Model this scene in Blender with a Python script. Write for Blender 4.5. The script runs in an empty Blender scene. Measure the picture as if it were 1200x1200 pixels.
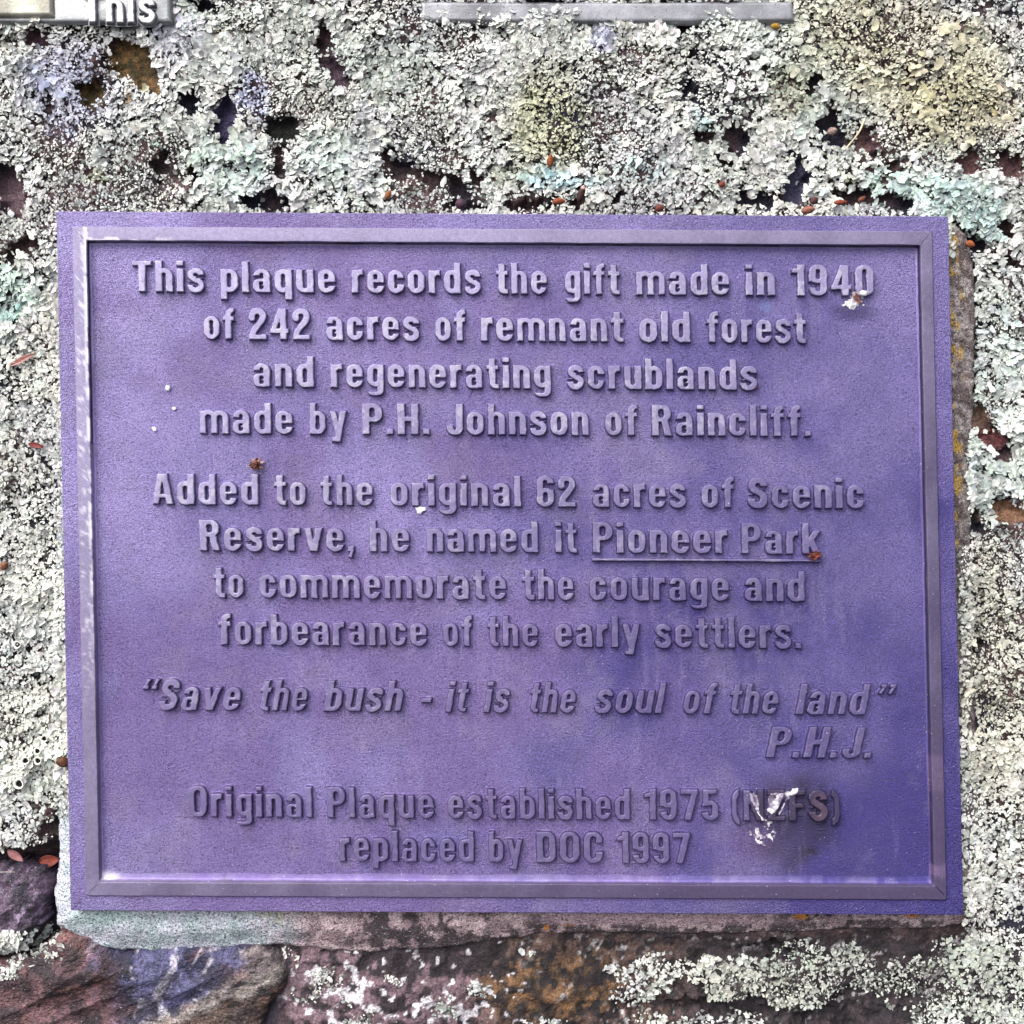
import bpy, math, random
import numpy as np
from mathutils import Matrix, Vector

S = bpy.context.scene
rng = np.random.default_rng(7)
random.seed(7)

# ------------------------------------------------------------------ frame of the wall
# Everything is laid out on the wall face in small units ("u") of 0.4 mm:
# x to the right, y DOWN, z out of the wall; the wall leans back 20 degrees.
U = 0.0004
D = 1300.0                      # camera distance in u
LEAN = math.radians(20)
WALL = Matrix.Translation((0, 0, 1.25)) @ Matrix.Rotation(math.radians(90) - LEAN, 4, 'X')


def loc(x, y, z):               # u -> metres in the wall's frame
    return np.stack([(x - 600) * U, (600 - y) * U, z * U + 0 * x], -1)


def seen(x, y, z):              # point at depth z lying on the sight line of (x, y) at depth 0
    f = (D - z) / D
    return 600 + (x - 600) * f, 600 + (y - 600) * f


# ------------------------------------------------------------------ camera, sky, sun
cam_d = bpy.data.cameras.new('camera')
cam = bpy.data.objects.new('camera', cam_d)
S.collection.objects.link(cam)
cam_d.sensor_width = cam_d.sensor_height = 36
cam_d.sensor_fit = 'HORIZONTAL'
cam_d.lens = 18 / (600 / D)
cam_d.clip_start = 0.01
cam_d.clip_end = 200
cam.matrix_world = WALL @ Matrix.Translation((0, 0, D * U))
S.camera = cam

SUN_LOCAL = Vector((-0.50, 0.80, 0.62)).normalized()
sun_dir = (WALL.to_3x3() @ SUN_LOCAL).normalized()
sun_d = bpy.data.lights.new('sun', 'SUN')
sun_d.energy = 1.25
sun_d.angle = math.radians(62)
sun_d.color = (1.0, 0.965, 0.92)
sun = bpy.data.objects.new('sun', sun_d)
S.collection.objects.link(sun)
sun.location = (0, -2, 4)
sun.rotation_euler = sun_dir.to_track_quat('Z', 'Y').to_euler()

W = bpy.data.worlds.new('World')
S.world = W
W.use_nodes = True
nt = W.node_tree
nt.nodes.clear()
sky = nt.nodes.new('ShaderNodeTexSky')
sky.sky_type = 'NISHITA'
sky.sun_disc = False
sky.sun_elevation = math.asin(sun_dir.z)
sky.sun_rotation = math.atan2(sun_dir.x, sun_dir.y)
sky.dust_density = 5.0
sky.air_density = 1.0
hs = nt.nodes.new('ShaderNodeHueSaturation')      # an overcast sky is grey
hs.inputs['Saturation'].default_value = 0.35
bg = nt.nodes.new('ShaderNodeBackground')
bg.inputs['Strength'].default_value = 0.11
wo = nt.nodes.new('ShaderNodeOutputWorld')
nt.links.new(sky.outputs[0], hs.inputs['Color'])
nt.links.new(hs.outputs[0], bg.inputs['Color'])
nt.links.new(bg.outputs[0], wo.inputs['Surface'])

S.view_settings.view_transform = 'Standard'
S.view_settings.look = 'None'
S.view_settings.gamma = 1
S.view_settings.use_curve_mapping = False
S.view_settings.exposure = 1.36
S.cycles.max_bounces = 6


# ------------------------------------------------------------------ numpy helpers
def srgb(r, g, b):
    c = np.array([r, g, b], float) / 255
    return np.where(c <= 0.04045, c / 12.92, ((c + 0.055) / 1.055) ** 2.4)


_tabs = {}


def vnoise(x, y, seed=0):
    if seed not in _tabs:
        _tabs[seed] = np.random.default_rng(1000 + seed).random((256, 256))
    t = _tabs[seed]
    xi = np.floor(x).astype(int)
    yi = np.floor(y).astype(int)
    fx, fy = x - xi, y - yi
    fx = fx * fx * (3 - 2 * fx)
    fy = fy * fy * (3 - 2 * fy)
    a, b = t[xi & 255, yi & 255], t[(xi + 1) & 255, yi & 255]
    c, d = t[xi & 255, (yi + 1) & 255], t[(xi + 1) & 255, (yi + 1) & 255]
    return (a * (1 - fx) + b * fx) * (1 - fy) + (c * (1 - fx) + d * fx) * fy


def fbm(x, y, size, octv=4, seed=0, gain=0.5):      # 0..1, centred on .5
    v, amp, tot = 0, 1, 0
    for k in range(octv):
        v = v + amp * vnoise(x / size * 2 ** k + 17.3 * k, y / size * 2 ** k + 9.1 * k, seed + k)
        tot += amp
        amp *= gain
    return v / tot


def ridge(x, y, size, octv=3, seed=0):
    v, amp, tot = 0, 1, 0
    for k in range(octv):
        n = 1 - np.abs(2 * vnoise(x / size * 2 ** k + 5.7 * k, y / size * 2 ** k + 3.3 * k, seed + k) - 1)
        v = v + amp * n * n
        tot += amp
        amp *= 0.5
    return v / tot


def sst(a, b, x):
    t = np.clip((x - a) / (b - a), 0, 1)
    return t * t * (3 - 2 * t)


def lerp(a, b, t):                                  # numbers or colours (last axis 3), t a number or an array
    a, b, t = np.asarray(a), np.asarray(b), np.asarray(t)
    is_col = (a.ndim and a.shape[-1] == 3) or (b.ndim and b.shape[-1] == 3)
    if is_col and t.ndim and t.shape[-1] != 1:
        t = t[..., None]
    return a + (b - a) * t


def ell(x, y, cx, cy, rx, ry, ang=0.0):             # <1 inside
    c, s = math.cos(math.radians(ang)), math.sin(math.radians(ang))
    dx, dy = x - cx, y - cy
    return np.hypot((dx * c + dy * s) / rx, (-dx * s + dy * c) / ry)


def poly_sdf(x, y, pts):
    pts = np.array(pts, float)
    d2 = np.full(x.shape, 1e18)
    ins = np.zeros(x.shape, bool)
    n = len(pts)
    for i in range(n):
        (ax, ay), (bx, by) = pts[i], pts[(i + 1) % n]
        ex, ey = bx - ax, by - ay
        t = np.clip(((x - ax) * ex + (y - ay) * ey) / (ex * ex + ey * ey), 0, 1)
        d2 = np.minimum(d2, (x - ax - t * ex) ** 2 + (y - ay - t * ey) ** 2)
        cond = (ay > y) != (by > y)
        xin = ax + (y - ay) / np.where(by == ay, 1e-9, by - ay) * ex
        ins ^= cond & (x < xin)
    d = np.sqrt(d2)
    return np.where(ins, -d, d)


# ------------------------------------------------------------------ mesh / object helpers
def mesh_np(name, co, quads=None, tris=None, col=None, smooth=True, mat=None, sharp=None):
    me = bpy.data.meshes.new(name)
    nq = 0 if quads is None else len(quads)
    ntr = 0 if tris is None else len(tris)
    me.vertices.add(len(co))
    me.vertices.foreach_set('co', np.ascontiguousarray(co, dtype=np.float32).ravel())
    li = []
    if nq:
        li.append(np.asarray(quads).ravel())
    if ntr:
        li.append(np.asarray(tris).ravel())
    li = np.concatenate(li).astype(np.int32)
    me.loops.add(len(li))
    me.loops.foreach_set('vertex_index', li)
    me.polygons.add(nq + ntr)
    st = np.concatenate([np.arange(nq) * 4, nq * 4 + np.arange(ntr) * 3]).astype(np.int32)
    me.polygons.foreach_set('loop_start', st)
    me.polygons.foreach_set('use_smooth', np.full(nq + ntr, smooth))
    if col is not None:
        a = me.color_attributes.new('tint', 'FLOAT_COLOR', 'POINT')
        c4 = np.ones((len(co), 4), np.float32)
        c4[:, :3] = col
        a.data.foreach_set('color', c4.ravel())
    me.update(calc_edges=True)
    me.validate()
    if sharp:
        me.set_sharp_from_angle(angle=math.radians(sharp))
    if mat:
        me.materials.append(mat)
    return me


def put(name, me, parent=None, label=None, cat=None, group=None, kind=None, at=None, rot=None):
    o = bpy.data.objects.new(name, me)
    S.collection.objects.link(o)
    if parent is not None:
        o.parent = parent
    else:
        m = WALL.copy()
        if at is not None:
            m = m @ Matrix.Translation(Vector(loc(np.array(float(at[0])), float(at[1]), float(at[2]))))
        if rot is not None:
            m = m @ rot
        o.matrix_world = m
    if label:
        o['label'] = label
    if cat:
        o['category'] = cat
    if group:
        o['group'] = group
    if kind:
        o['kind'] = kind
    return o


def grid_faces(keep):                               # keep: bool grid of vertices
    h, w = keep.shape
    idx = -np.ones(keep.shape, int)
    f = keep[:-1, :-1] & keep[1:, :-1] & keep[:-1, 1:] & keep[1:, 1:]
    used = np.zeros_like(keep)
    used[:-1, :-1] |= f
    used[1:, :-1] |= f
    used[:-1, 1:] |= f
    used[1:, 1:] |= f
    idx[used] = np.arange(used.sum())
    q = np.stack([idx[1:, :-1][f], idx[1:, 1:][f], idx[:-1, 1:][f], idx[:-1, :-1][f]], -1)
    return used, q


# ------------------------------------------------------------------ materials
def material(name, rough=0.8, metal=0.0, spec=0.4, grain=((1.5, 0.25),), bump=((1.2, 0.3),), bump_dist=0.0003,
             color=None, pits=None, specks=None, rough_var=0.0):
    """procedural surface: the vertex tint (or a flat colour) times noise of several grain sizes (in u) + bump"""
    m = bpy.data.materials.new(name)
    m.use_nodes = True
    n, l = m.node_tree.nodes, m.node_tree.links
    b = n['Principled BSDF']
    b.inputs['Roughness'].default_value = rough
    b.inputs['Metallic'].default_value = metal
    b.inputs['Specular IOR Level'].default_value = spec
    tc = n.new('ShaderNodeTexCoord')
    mp = n.new('ShaderNodeMapping')
    mp.inputs['Scale'].default_value = (1 / U,) * 3
    l.new(tc.outputs['Object'], mp.inputs['Vector'])

    def noise(size, detail=2.0, off=0.0):
        t = n.new('ShaderNodeTexNoise')
        t.inputs['Scale'].default_value = 1.0 / size
        t.inputs['Detail'].default_value = detail
        if off:
            m2 = n.new('ShaderNodeMapping')
            m2.inputs['Location'].default_value = (off, off * 1.7, off * 0.3)
            l.new(mp.outputs[0], m2.inputs['Vector'])
            l.new(m2.outputs[0], t.inputs['Vector'])
        else:
            l.new(mp.outputs[0], t.inputs['Vector'])
        return t.outputs['Fac']

    if color is None:
        a = n.new('ShaderNodeAttribute')
        a.attribute_name = 'tint'
        cur = a.outputs['Color']
    else:
        a = n.new('ShaderNodeRGB')
        a.outputs[0].default_value = (*color, 1)
        cur = a.outputs[0]
    for i, (size, amt) in enumerate(grain):
        mr = n.new('ShaderNodeMapRange')
        mr.inputs['From Min'].default_value = 0.28
        mr.inputs['From Max'].default_value = 0.72
        mr.inputs['To Min'].default_value = 1 - amt
        mr.inputs['To Max'].default_value = 1 + amt
        l.new(noise(size, 2, 11.0 * (i + 1)), mr.inputs['Value'])
        mx = n.new('ShaderNodeVectorMath')
        mx.operation = 'SCALE'
        l.new(cur, mx.inputs[0])
        l.new(mr.outputs[0], mx.inputs['Scale'])
        cur = mx.outputs[0]
    for j, sp in enumerate(list(pits or ()) + list(specks or ())):
        size, thr, soft, colr, amt = sp
        mr = n.new('ShaderNodeMapRange')
        mr.inputs['From Min'].default_value = thr
        mr.inputs['From Max'].default_value = thr + soft
        mr.inputs['To Max'].default_value = amt
        l.new(noise(size, 1, 41.0 + 13 * j), mr.inputs['Value'])
        mx = n.new('ShaderNodeMix')
        mx.data_type = 'RGBA'
        l.new(mr.outputs[0], mx.inputs['Factor'])
        l.new(cur, mx.inputs['A'])
        mx.inputs['B'].default_value = (*colr, 1)
        cur = mx.outputs['Result']
    l.new(cur, b.inputs['Base Color'])
    prev = None
    for i, (size, st) in enumerate(bump):
        bp = n.new('ShaderNodeBump')
        bp.inputs['Strength'].default_value = st
        bp.inputs['Distance'].default_value = bump_dist
        l.new(noise(size, 3, 71.0 + 7 * i), bp.inputs['Height'])
        if prev:
            l.new(prev, bp.inputs['Normal'])
        prev = bp.outputs[0]
    if prev:
        l.new(prev, b.inputs['Normal'])
    if rough_var:
        mr = n.new('ShaderNodeMapRange')
        mr.inputs['To Min'].default_value = rough - rough_var
        mr.inputs['To Max'].default_value = rough + rough_var
        l.new(noise(14, 3, 5.0), mr.inputs['Value'])
        l.new(mr.outputs[0], b.inputs['Roughness'])
    return m


M_PATINA = material('purple_patina', rough=0.55, metal=0.2, spec=0.5, rough_var=0.1,
                    grain=((1.15, 0.42), (2.4, 0.22), (60, 0.05)), bump=((1.25, 1.0), (3.0, 0.5)), bump_dist=0.0011,
                    pits=((1.9, 0.61, 0.06, (0.04, 0.03, 0.09), 0.6), (2.6, 0.74, 0.03, (0.008, 0.006, 0.02), 0.9)), specks=((1.8, 0.745, 0.04, (0.75, 0.7, 0.85), 0.6),))
M_WORN = material('worn_metal', rough=0.55, metal=0.25, spec=0.5, rough_var=0.12,
                  grain=((1.3, 0.16), (5, 0.12), (30, 0.06)), bump=((1.4, 0.35), (6, 0.15)), bump_dist=0.0005,
                  pits=((2.6, 0.73, 0.05, (0.03, 0.02, 0.06), 0.6),), specks=((2.2, 0.74, 0.05, (0.8, 0.78, 0.86), 0.6),))
M_GREY = material('grey_metal', rough=0.45, metal=0.5, grain=((1.8, 0.12), (9, 0.12), (40, 0.15)),
                  bump=((2.5, 0.35), (9, 0.2)), pits=((2.6, 0.70, 0.05, (0.02, 0.02, 0.03), 0.7),))
M_ROCK = material('weathered_rock', rough=0.85, grain=((1.1, 0.5), (3.2, 0.45), (12, 0.3)),
                  bump=((2.0, 0.6), (6, 0.7), (20, 0.6)), bump_dist=0.0012)
M_STONE = material('cleaved_stone', rough=0.62, spec=0.5, grain=((1.2, 0.45), (3.6, 0.42), (12, 0.3)),
                   bump=((1.6, 0.7), (5, 0.9), (16, 0.9)), bump_dist=0.0016,
                   pits=((3.5, 0.62, 0.05, (0.015, 0.012, 0.016), 0.7),), specks=((2.6, 0.70, 0.04, (0.4, 0.37, 0.38), 0.6),))
M_MORTAR = material('sandy_mortar', rough=0.9, grain=((1.7, 0.45), (3.5, 0.3), (14, 0.15)),
                    bump=((1.8, 0.8), (4, 0.7)), bump_dist=0.001,
                    pits=((2.2, 0.60, 0.06, (0.03, 0.03, 0.035), 0.75), (3.4, 0.64, 0.05, (0.02, 0.02, 0.025), 0.8)),
                    specks=((2.3, 0.66, 0.05, (0.55, 0.56, 0.58), 0.6),))
M_LICHEN = material('foliose_lichen', rough=0.92, spec=0.15, grain=((1.4, 0.12), (4, 0.14), (30, 0.08)),
                    bump=((1.3, 0.2), (4, 0.25)), bump_dist=0.0004)
M_SEED = material('seed_skin', rough=0.65, spec=0.25, grain=((1.3, 0.4), (4, 0.35)), bump=((1.6, 0.6),), bump_dist=0.0006)
M_LEAF = material('dry_leaf', rough=0.6, grain=((2, 0.25), (7, 0.2)), bump=((2.5, 0.4),))
M_HUSK = material('dry_husk', rough=0.7, grain=((1.2, 0.4), (3, 0.3)), bump=((1.2, 0.4),))
M_DROP = material('chalky_dropping', rough=0.8, grain=((1.5, 0.1), (4, 0.12)), bump=((1.6, 0.5), (4, 0.4)), bump_dist=0.0006)

# ------------------------------------------------------------------ the plaque's outline
TL, TR, BR, BL = np.array([65, 247.]), np.array([1112, 253.]), np.array([1130, 1073.]), np.array([82, 1068.])
Z_BACK, Z_FLANGE, Z_BAND, Z_LET = -9.0, 5.5, 8.0, 5.4


def _plane(p, z):                                   # photo position of a corner at height z -> true position
    x, y = seen(p[0], p[1], z)
    return np.array([x, y])


CT = [_plane(p, Z_FLANGE) for p in (TL, TR, BR, BL)]


def plaque_uv(x, y):
    """distances inside the left, top, right and bottom edges"""
    out = []
    for a, b in ((CT[3], CT[0]), (CT[0], CT[1]), (CT[1], CT[2]), (CT[2], CT[3])):
        ex, ey = b - a
        L = math.hypot(ex, ey)
        out.append(((x - a[0]) * -ey + (y - a[1]) * ex) / L)
    return out


def inside_plaque(x, y, m=0):
    return np.minimum.reduce(plaque_uv(x, y)) > m


PAD = [(58, 300), (62, 950), (65, 1000), (60, 1050), (62, 1088), (90, 1104), (122, 1117), (180, 1121), (250, 1117),
       (318, 1112), (420, 1122), (520, 1116), (600, 1104), (700, 1097), (820, 1100), (960, 1096), (1080, 1094), (1150, 1086),
       (1163, 1060), (1152, 860), (1140, 700), (1146, 480), (1148, 320), (1139, 272), (1122, 257), (600, 256), (68, 254)]
STONE_PURPLE = [(-110, 1030), (-30, 1024), (20, 1016), (46, 1022), (50, 1050), (42, 1090), (24, 1116), (-20, 1126), (-110, 1120)]
STONE_BANDED = [(-120, 1150), (-20, 1138), (30, 1122), (70, 1097), (98, 1094), (118, 1108), (136, 1118), (170, 1116), (215, 1110),
                (262, 1110), (306, 1108), (330, 1126), (337, 1148), (329, 1168), (312, 1188), (306, 1225), (292, 1300), (-120, 1300)]

# ------------------------------------------------------------------ rock wall
KB = D / (D + 24)                                    # the rock lies about 24 u behind the plaque face


def ph(v):
    return 600 + (v - 600) * KB


PAD, STONE_PURPLE, STONE_BANDED = ([(600 + (px - 600) * (D + zz) / D, 600 + (py - 600) * (D + zz) / D) for px, py in P]
                                   for P, zz in ((PAD, 16), (STONE_PURPLE, 16), (STONE_BANDED, 14)))

BARE = [  # x, y, rx, ry, angle: places where the lichen leaves the rock bare
    (378, 42, 10, 18, -15), (390, 78, 13, 26, -35), (330, 150, 25, 19, 0), (264, 138, 13, 34, 8), (331, 190, 8, 22, 0),
    (322, 233, 22, 9, 0), (150, 66, 34, 24, 30), (172, 92, 22, 18, 40), (104, 104, 19, 17, 35), (37, 45, 14, 13, 0), (222, 120, 12, 10, 0),
    (10, 222, 18, 34, -20), (185, 190, 9, 14, 20), (228, 205, 9, 9, 0), (290, 233, 14, 9, 0), (30, 292, 26, 10, -30), (470, 198, 26, 11, 10),
    (455, 186, 9, 16, 0), (505, 208, 30, 8, 18), (557, 207, 7, 17, -30), (538, 222, 9, 15, 0), (545, 240, 22, 6, 0),
    (620, 240, 30, 6, 0), (680, 228, 8, 12, 20), (720, 233, 14, 6, 0), (640, 4, 20, 8, 0), (232, 4, 18, 5, 0),
    (806, 26, 18, 14, 0), (815, 62, 12, 8, 20), (808, 100, 8, 14, 0), (822, 160, 13, 10, 20), (864, 160, 17, 15, 35), (850, 190, 9, 13, 40), (955, 98, 12, 15, 0), (972, 138, 16, 16, 0), (984, 160, 14, 14, 20),
    (1014, 162, 13, 18, -10), (1022, 180, 17, 8, 20), (1050, 195, 13, 10, 10), (935, 205, 10, 22, 15), (890, 234, 26, 9, 5), (928, 222, 12, 16, 20),
    (1050, 238, 26, 12, 20), (1000, 228, 24, 14, 10), (1135, 192, 17, 18, 0), (1185, 194, 17, 15, 0), (1148, 282, 18, 9, 30), (1185, 268, 12, 16, 0), (1192, 306, 10, 14, 0),
    (1152, 489, 16, 14, 20), (1168, 512, 20, 16, 10), (1185, 532, 16, 18, 30), (1188, 600, 30, 11, 20), (1142, 610, 12, 18, 0),
    (1143, 755, 12, 8, -20), (1136, 785, 8, 14, 0), (1136, 840, 7, 18, 0), (60, 1000, 30, 14, -15), (64, 968, 18, 12, -20), (30, 1012, 34, 10, 0),
    (1030, 1168, 60, 16, -4), (985, 1190, 70, 13, 0), (860, 1180, 60, 14, 4), (760, 1180, 40, 14, 0), (905, 1115, 40, 8, 0),
]
BLACKMOSS = [(330, 150, 25, 19, 0)]
BROWNMOSS = [(150, 66, 36, 26, 30), (172, 92, 24, 18, 40), (104, 104, 19, 17, 35)]


def bare_mask(x, y):
    x, y = ph(x), ph(y)
    wx = x + 15 * (fbm(x, y, 13, 4, 60, .7) - .5) * 2
    wy = y + 15 * (fbm(x, y, 13, 4, 70, .7) - .5) * 2
    m = np.full(x.shape, 9.0)
    for e in BARE:
        m = np.minimum(m, ell(wx, wy, *e))
    return m                                         # <1 is bare


def rock_z(x, y):
    z = -30 + 16 * (fbm(x, y, 90, 3, 1) - .5) + 9 * (ridge(x, y, 40, 3, 5) - .5) + 4 * (fbm(x, y, 11, 3, 9) - .5)
    z = z - 12 * (1 - sst(0.6, 1.25, bare_mask(x, y)))
    x0, y0, x, y = x, y, ph(x), ph(y)
    z = z - 10 * sst(1100, 1160, x) * (1 - sst(640, 900, y)) * sst(200, 280, y)      # falls away right of the plaque
    z = z - 34 * sst(340, 250, x) * sst(985, 1030, y)                                # hollow with the loose stones
    # below the mortar the face bulges out again
    z = z + 6 * sst(1110, 1190, y) * sst(340, 420, x)
    inner = np.minimum.reduce(plaque_uv(x0, y0))
    z = np.where(inner > 0, np.minimum(z, -26 - 14 * sst(0, 30, inner)), z)
    return z


def rock_col(x, y):
    x, y = ph(x), ph(y)
    n = fbm(x, y, 22, 4, 20)
    c = lerp(srgb(44, 34, 36), srgb(84, 64, 66), sst(0.3, 0.7, n))
    c = lerp(c, srgb(38, 36, 50), sst(0.5, 0.7, fbm(x, y, 60, 2, 24)))
    wx = x + 14 * (fbm(x, y, 16, 3, 60) - .5)
    wy = y + 14 * (fbm(x, y, 16, 3, 70) - .5)
    for e in BROWNMOSS:
        t = 1 - sst(0.75, 1.1, ell(wx, wy, *e))
        c = lerp(c, lerp(srgb(60, 50, 26), srgb(106, 80, 48), sst(.35, .65, fbm(x, y, 7, 3, 31))), t)
    for e in BLACKMOSS:
        c = lerp(c, srgb(22, 22, 20), 1 - sst(0.8, 1.2, ell(wx, wy, *e)))
    for (cx, cy, rx, ry), k in (((1014, 165, 20, 20), srgb(96, 70, 72)), ((1135, 192, 20, 22), srgb(104, 74, 74)), ((1185, 194, 20, 18), srgb(100, 72, 74)),
                                ((37, 45, 18, 15), srgb(104, 80, 88)), ((10, 222, 24, 36), srgb(92, 72, 80)), ((390, 78, 20, 30), srgb(78, 60, 72)),
                                ((264, 138, 18, 36), srgb(62, 56, 84)), ((1152, 489, 20, 16), srgb(150, 122, 106)), ((1168, 515, 20, 16), srgb(112, 68, 70)),
                                ((1190, 600, 40, 14), srgb(140, 106, 84)), ((935, 210, 14, 26), srgb(66, 64, 88)), ((890, 236, 30, 10), srgb(60, 58, 72))):
        c = lerp(c, k, (1 - sst(0.7, 1.2, ell(wx, wy, cx, cy, rx, ry))))
    # strip below the mortar: pink-grey on the left, brown in the middle, dark on the right
    low = sst(1085, 1110, y) * sst(320, 345, x)
    k = lerp(srgb(106, 86, 94), srgb(84, 66, 60), sst(520, 600, x + 60 * (n - .5)))
    brown = lerp(srgb(66, 50, 38), srgb(108, 80, 56), sst(.35, .65, fbm(x, y, 12, 3, 33)))
    k = lerp(k, brown, (1 - sst(.7, 1.15, ell(wx, wy, 650, 1158, 95, 42, -4))))
    k = lerp(k, srgb(52, 44, 48), sst(760, 830, x + 40 * (n - .5)))
    crust = sst(.50, .58, fbm(x, y, 10, 4, 36) + .26 * (1 - sst(.6, 1.3, ell(wx, wy, 500, 1116, 115, 30, 6))) - .02)
    k = lerp(k, srgb(36, 32, 36), crust * .9)
    white = sst(.665, .72, fbm(x, y, 9, 4, 39) + .10 * (1 - sst(.4, 1.3, ell(wx, wy, 400, 1165, 90, 40))) + .1 * (1 - sst(.4, 1.3, ell(wx, wy, 530, 1180, 50, 26))) - .03)
    k = lerp(k, srgb(205, 200, 206), white * (1 - sst(600, 640, x)))
    fleck = sst(.63, .69, fbm(x, y, 5, 3, 44)) * sst(.40, .6, fbm(x, y, 40, 2, 47)) * sst(600, 640, x)
    k = lerp(k, srgb(176, 170, 172), fleck * .8)
    k = lerp(k, srgb(24, 20, 24), .8 * sst(.55, .66, fbm(x, y, 14, 4, 49)) * sst(600, 640, x))
    c = lerp(c, k, low)
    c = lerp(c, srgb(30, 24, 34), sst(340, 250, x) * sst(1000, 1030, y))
    return c


def build_rock():
    step = 2.0
    xs = np.arange(-330, 1531, step)
    ys = np.arange(-330, 1531, step)
    X, Y = np.meshgrid(xs, ys)
    Z = rock_z(X, Y)
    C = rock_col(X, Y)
    # roll the far edges back so the block has depth
    e = np.minimum.reduce([X + 330, 1530 - X, Y + 330, 1530 - Y])
    Z = Z - 160 * (1 - sst(0, 60, e)) ** 2
    used, q = grid_faces(np.ones(X.shape, bool))
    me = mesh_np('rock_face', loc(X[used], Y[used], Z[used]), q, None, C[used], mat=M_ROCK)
    return put('stone_wall', me, label='dark weathered rock face of the cairn behind the lichen and plaque', cat='wall')


build_rock()


# ------------------------------------------------------------------ relief solids from an outline (mortar, loose stones)
def relief(name, pts, ztop, col, mat, step=1.5, skirt=-70, wob=3.0, seed=0):
    p = np.array(pts, float)
    x0, y0 = p.min(0) - 8
    x1, y1 = p.max(0) + 8
    X, Y = np.meshgrid(np.arange(x0, x1, step), np.arange(y0, y1, step))
    d = poly_sdf(X, Y, pts) + wob * 2 * (fbm(X, Y, 12, 3, 80 + seed) - .5) + wob * (fbm(X, Y, 40, 2, 85 + seed) - .5)
    keep = d < 2.5
    Z = ztop(X, Y, d)
    Z = np.where(d > 0, Z - (Z - skirt) * sst(0, 2.5, d), Z)
    used, q = grid_faces(keep)
    me = mesh_np(name, loc(X[used], Y[used], Z[used]), q, None, col(X, Y, d)[used], mat=mat)
    return me


def mortar_z(X, Y, d):
    z = -12 - 12 * (1 - sst(0, 34, -d)) - 6 * (1 - sst(0, 5, -d)) + 2.2 * (fbm(X, Y, 9, 3, 90) - .5) + 5 * (fbm(X, Y, 40, 2, 93) - .5)
    inner = np.minimum.reduce(plaque_uv(X, Y))
    return np.where(inner > -3, np.minimum(z, -9.6), z)


def mortar_col(X, Y, d):
    n = fbm(X, Y, 16, 4, 95)
    teal = lerp(srgb(166, 178, 184), srgb(190, 192, 204), sst(.35, .65, n))
    pink = lerp(srgb(146, 124, 130), srgb(184, 162, 166), sst(.35, .65, n))
    c = lerp(teal, pink, sst(290, 370, X + 50 * (n - .5)))
    c = lerp(c, srgb(150, 140, 84), .5 * (1 - sst(.4, 1.2, ell(X, Y, 310, 1078, 34, 10))) * sst(.4, .6, fbm(X, Y, 6, 2, 97)))
    c = lerp(c, srgb(150, 176, 172), .7 * (1 - sst(.4, 1.2, ell(X, Y, 120, 1078, 50, 12))))
    crust = sst(.50, .58, fbm(X, Y, 11, 4, 98) + .22 * (1 - sst(.5, 1.3, ell(X, Y, 500, 1106, 90, 18, 4))) + .16 * sst(600, 700, X) * sst(1086, 1096, Y) - .06)
    c = lerp(c, srgb(40, 34, 40), crust * .85 * sst(360, 440, X))
    c = lerp(c, srgb(178, 150, 160), .8 * sst(610, 660, X) * (1 - sst(1086, 1094, Y)) * (1 - sst(860, 960, X)) * sst(1070, 1076, Y))
    side = sst(1090, 1110, X) * (1 - sst(1060, 1080, Y))            # the right flank: brown-grey with yellow crust
    k = lerp(srgb(96, 82, 82), srgb(150, 140, 138), sst(.4, .65, fbm(X, Y, 6, 3, 99)))
    c = lerp(c, k, side)
    yel = side * sst(.52, .60, fbm(X, Y * .55, 9, 3, 101)) * (1 - sst(600, 700, Y)) * sst(255, 280, Y) * (1 - sst(1131, 1140, X))
    c = lerp(c, srgb(190, 150, 52), yel * .75)
    org = sst(.56, .62, fbm(X, Y, 8, 3, 103)) * (1 - sst(.5, 1.1, ell(X, Y, 655, 1096, 30, 9)))
    org = np.maximum(org, (1 - sst(.6, 1.1, ell(X, Y, 942, 1079, 11, 5)))), 
    org = np.maximum(org[0], (1 - sst(.6, 1.1, ell(X, Y, 1073, 1078, 9, 4))))
    c = lerp(c, srgb(190, 122, 40), org * .8)
    return c


put('mortar_bed', relief('mortar_bed', PAD, mortar_z, mortar_col, M_MORTAR, step=1.7, wob=2.5, seed=1),
    label='rough grey mortar bed showing below and beside the plaque', cat='mortar bed')


def purple_z(X, Y, d):
    return -24 + 9 * (1 - np.exp(d / 14)) + 9 * (ridge(X + .5 * Y, Y, 34, 3, 110) - .5) - 9 * (1 - sst(0, 9, -d))


def purple_col(X, Y, d):
    n = fbm(X, Y, 18, 4, 112)
    c = lerp(srgb(54, 46, 62), srgb(108, 86, 108), sst(.35, .7, n))
    return lerp(c, srgb(150, 130, 158), .7 * sst(.6, .72, fbm(X, Y, 7, 3, 115)))


put('loose_stone', relief('loose_stone', STONE_PURPLE, purple_z, purple_col, M_STONE, 1.6, -75, 3, 2),
    label='dark purple stone beside the lower left corner of the mortar', cat='stone', group='bare stones under the plaque')


def banded_z(X, Y, d):
    a = math.radians(-24)
    u = X * math.cos(a) + Y * math.sin(a)
    v = -X * math.sin(a) + Y * math.cos(a)
    z = -26 + 10 * (1 - np.exp(d / 10)) - 7 * (1 - sst(0, 6, -d))
    z = z + 6 * (ridge(u * .45, v, 30, 3, 120) - .5) + 14 * (fbm(u, v, 60, 3, 124) - .5)
    z = z + 5 * np.abs(((v + 26 * fbm(X, Y, 40, 3, 127)) / 34) % 1 - .5) * sst(200, 280, X)
    return z - 10 * sst(1150, 1200, Y)


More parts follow.
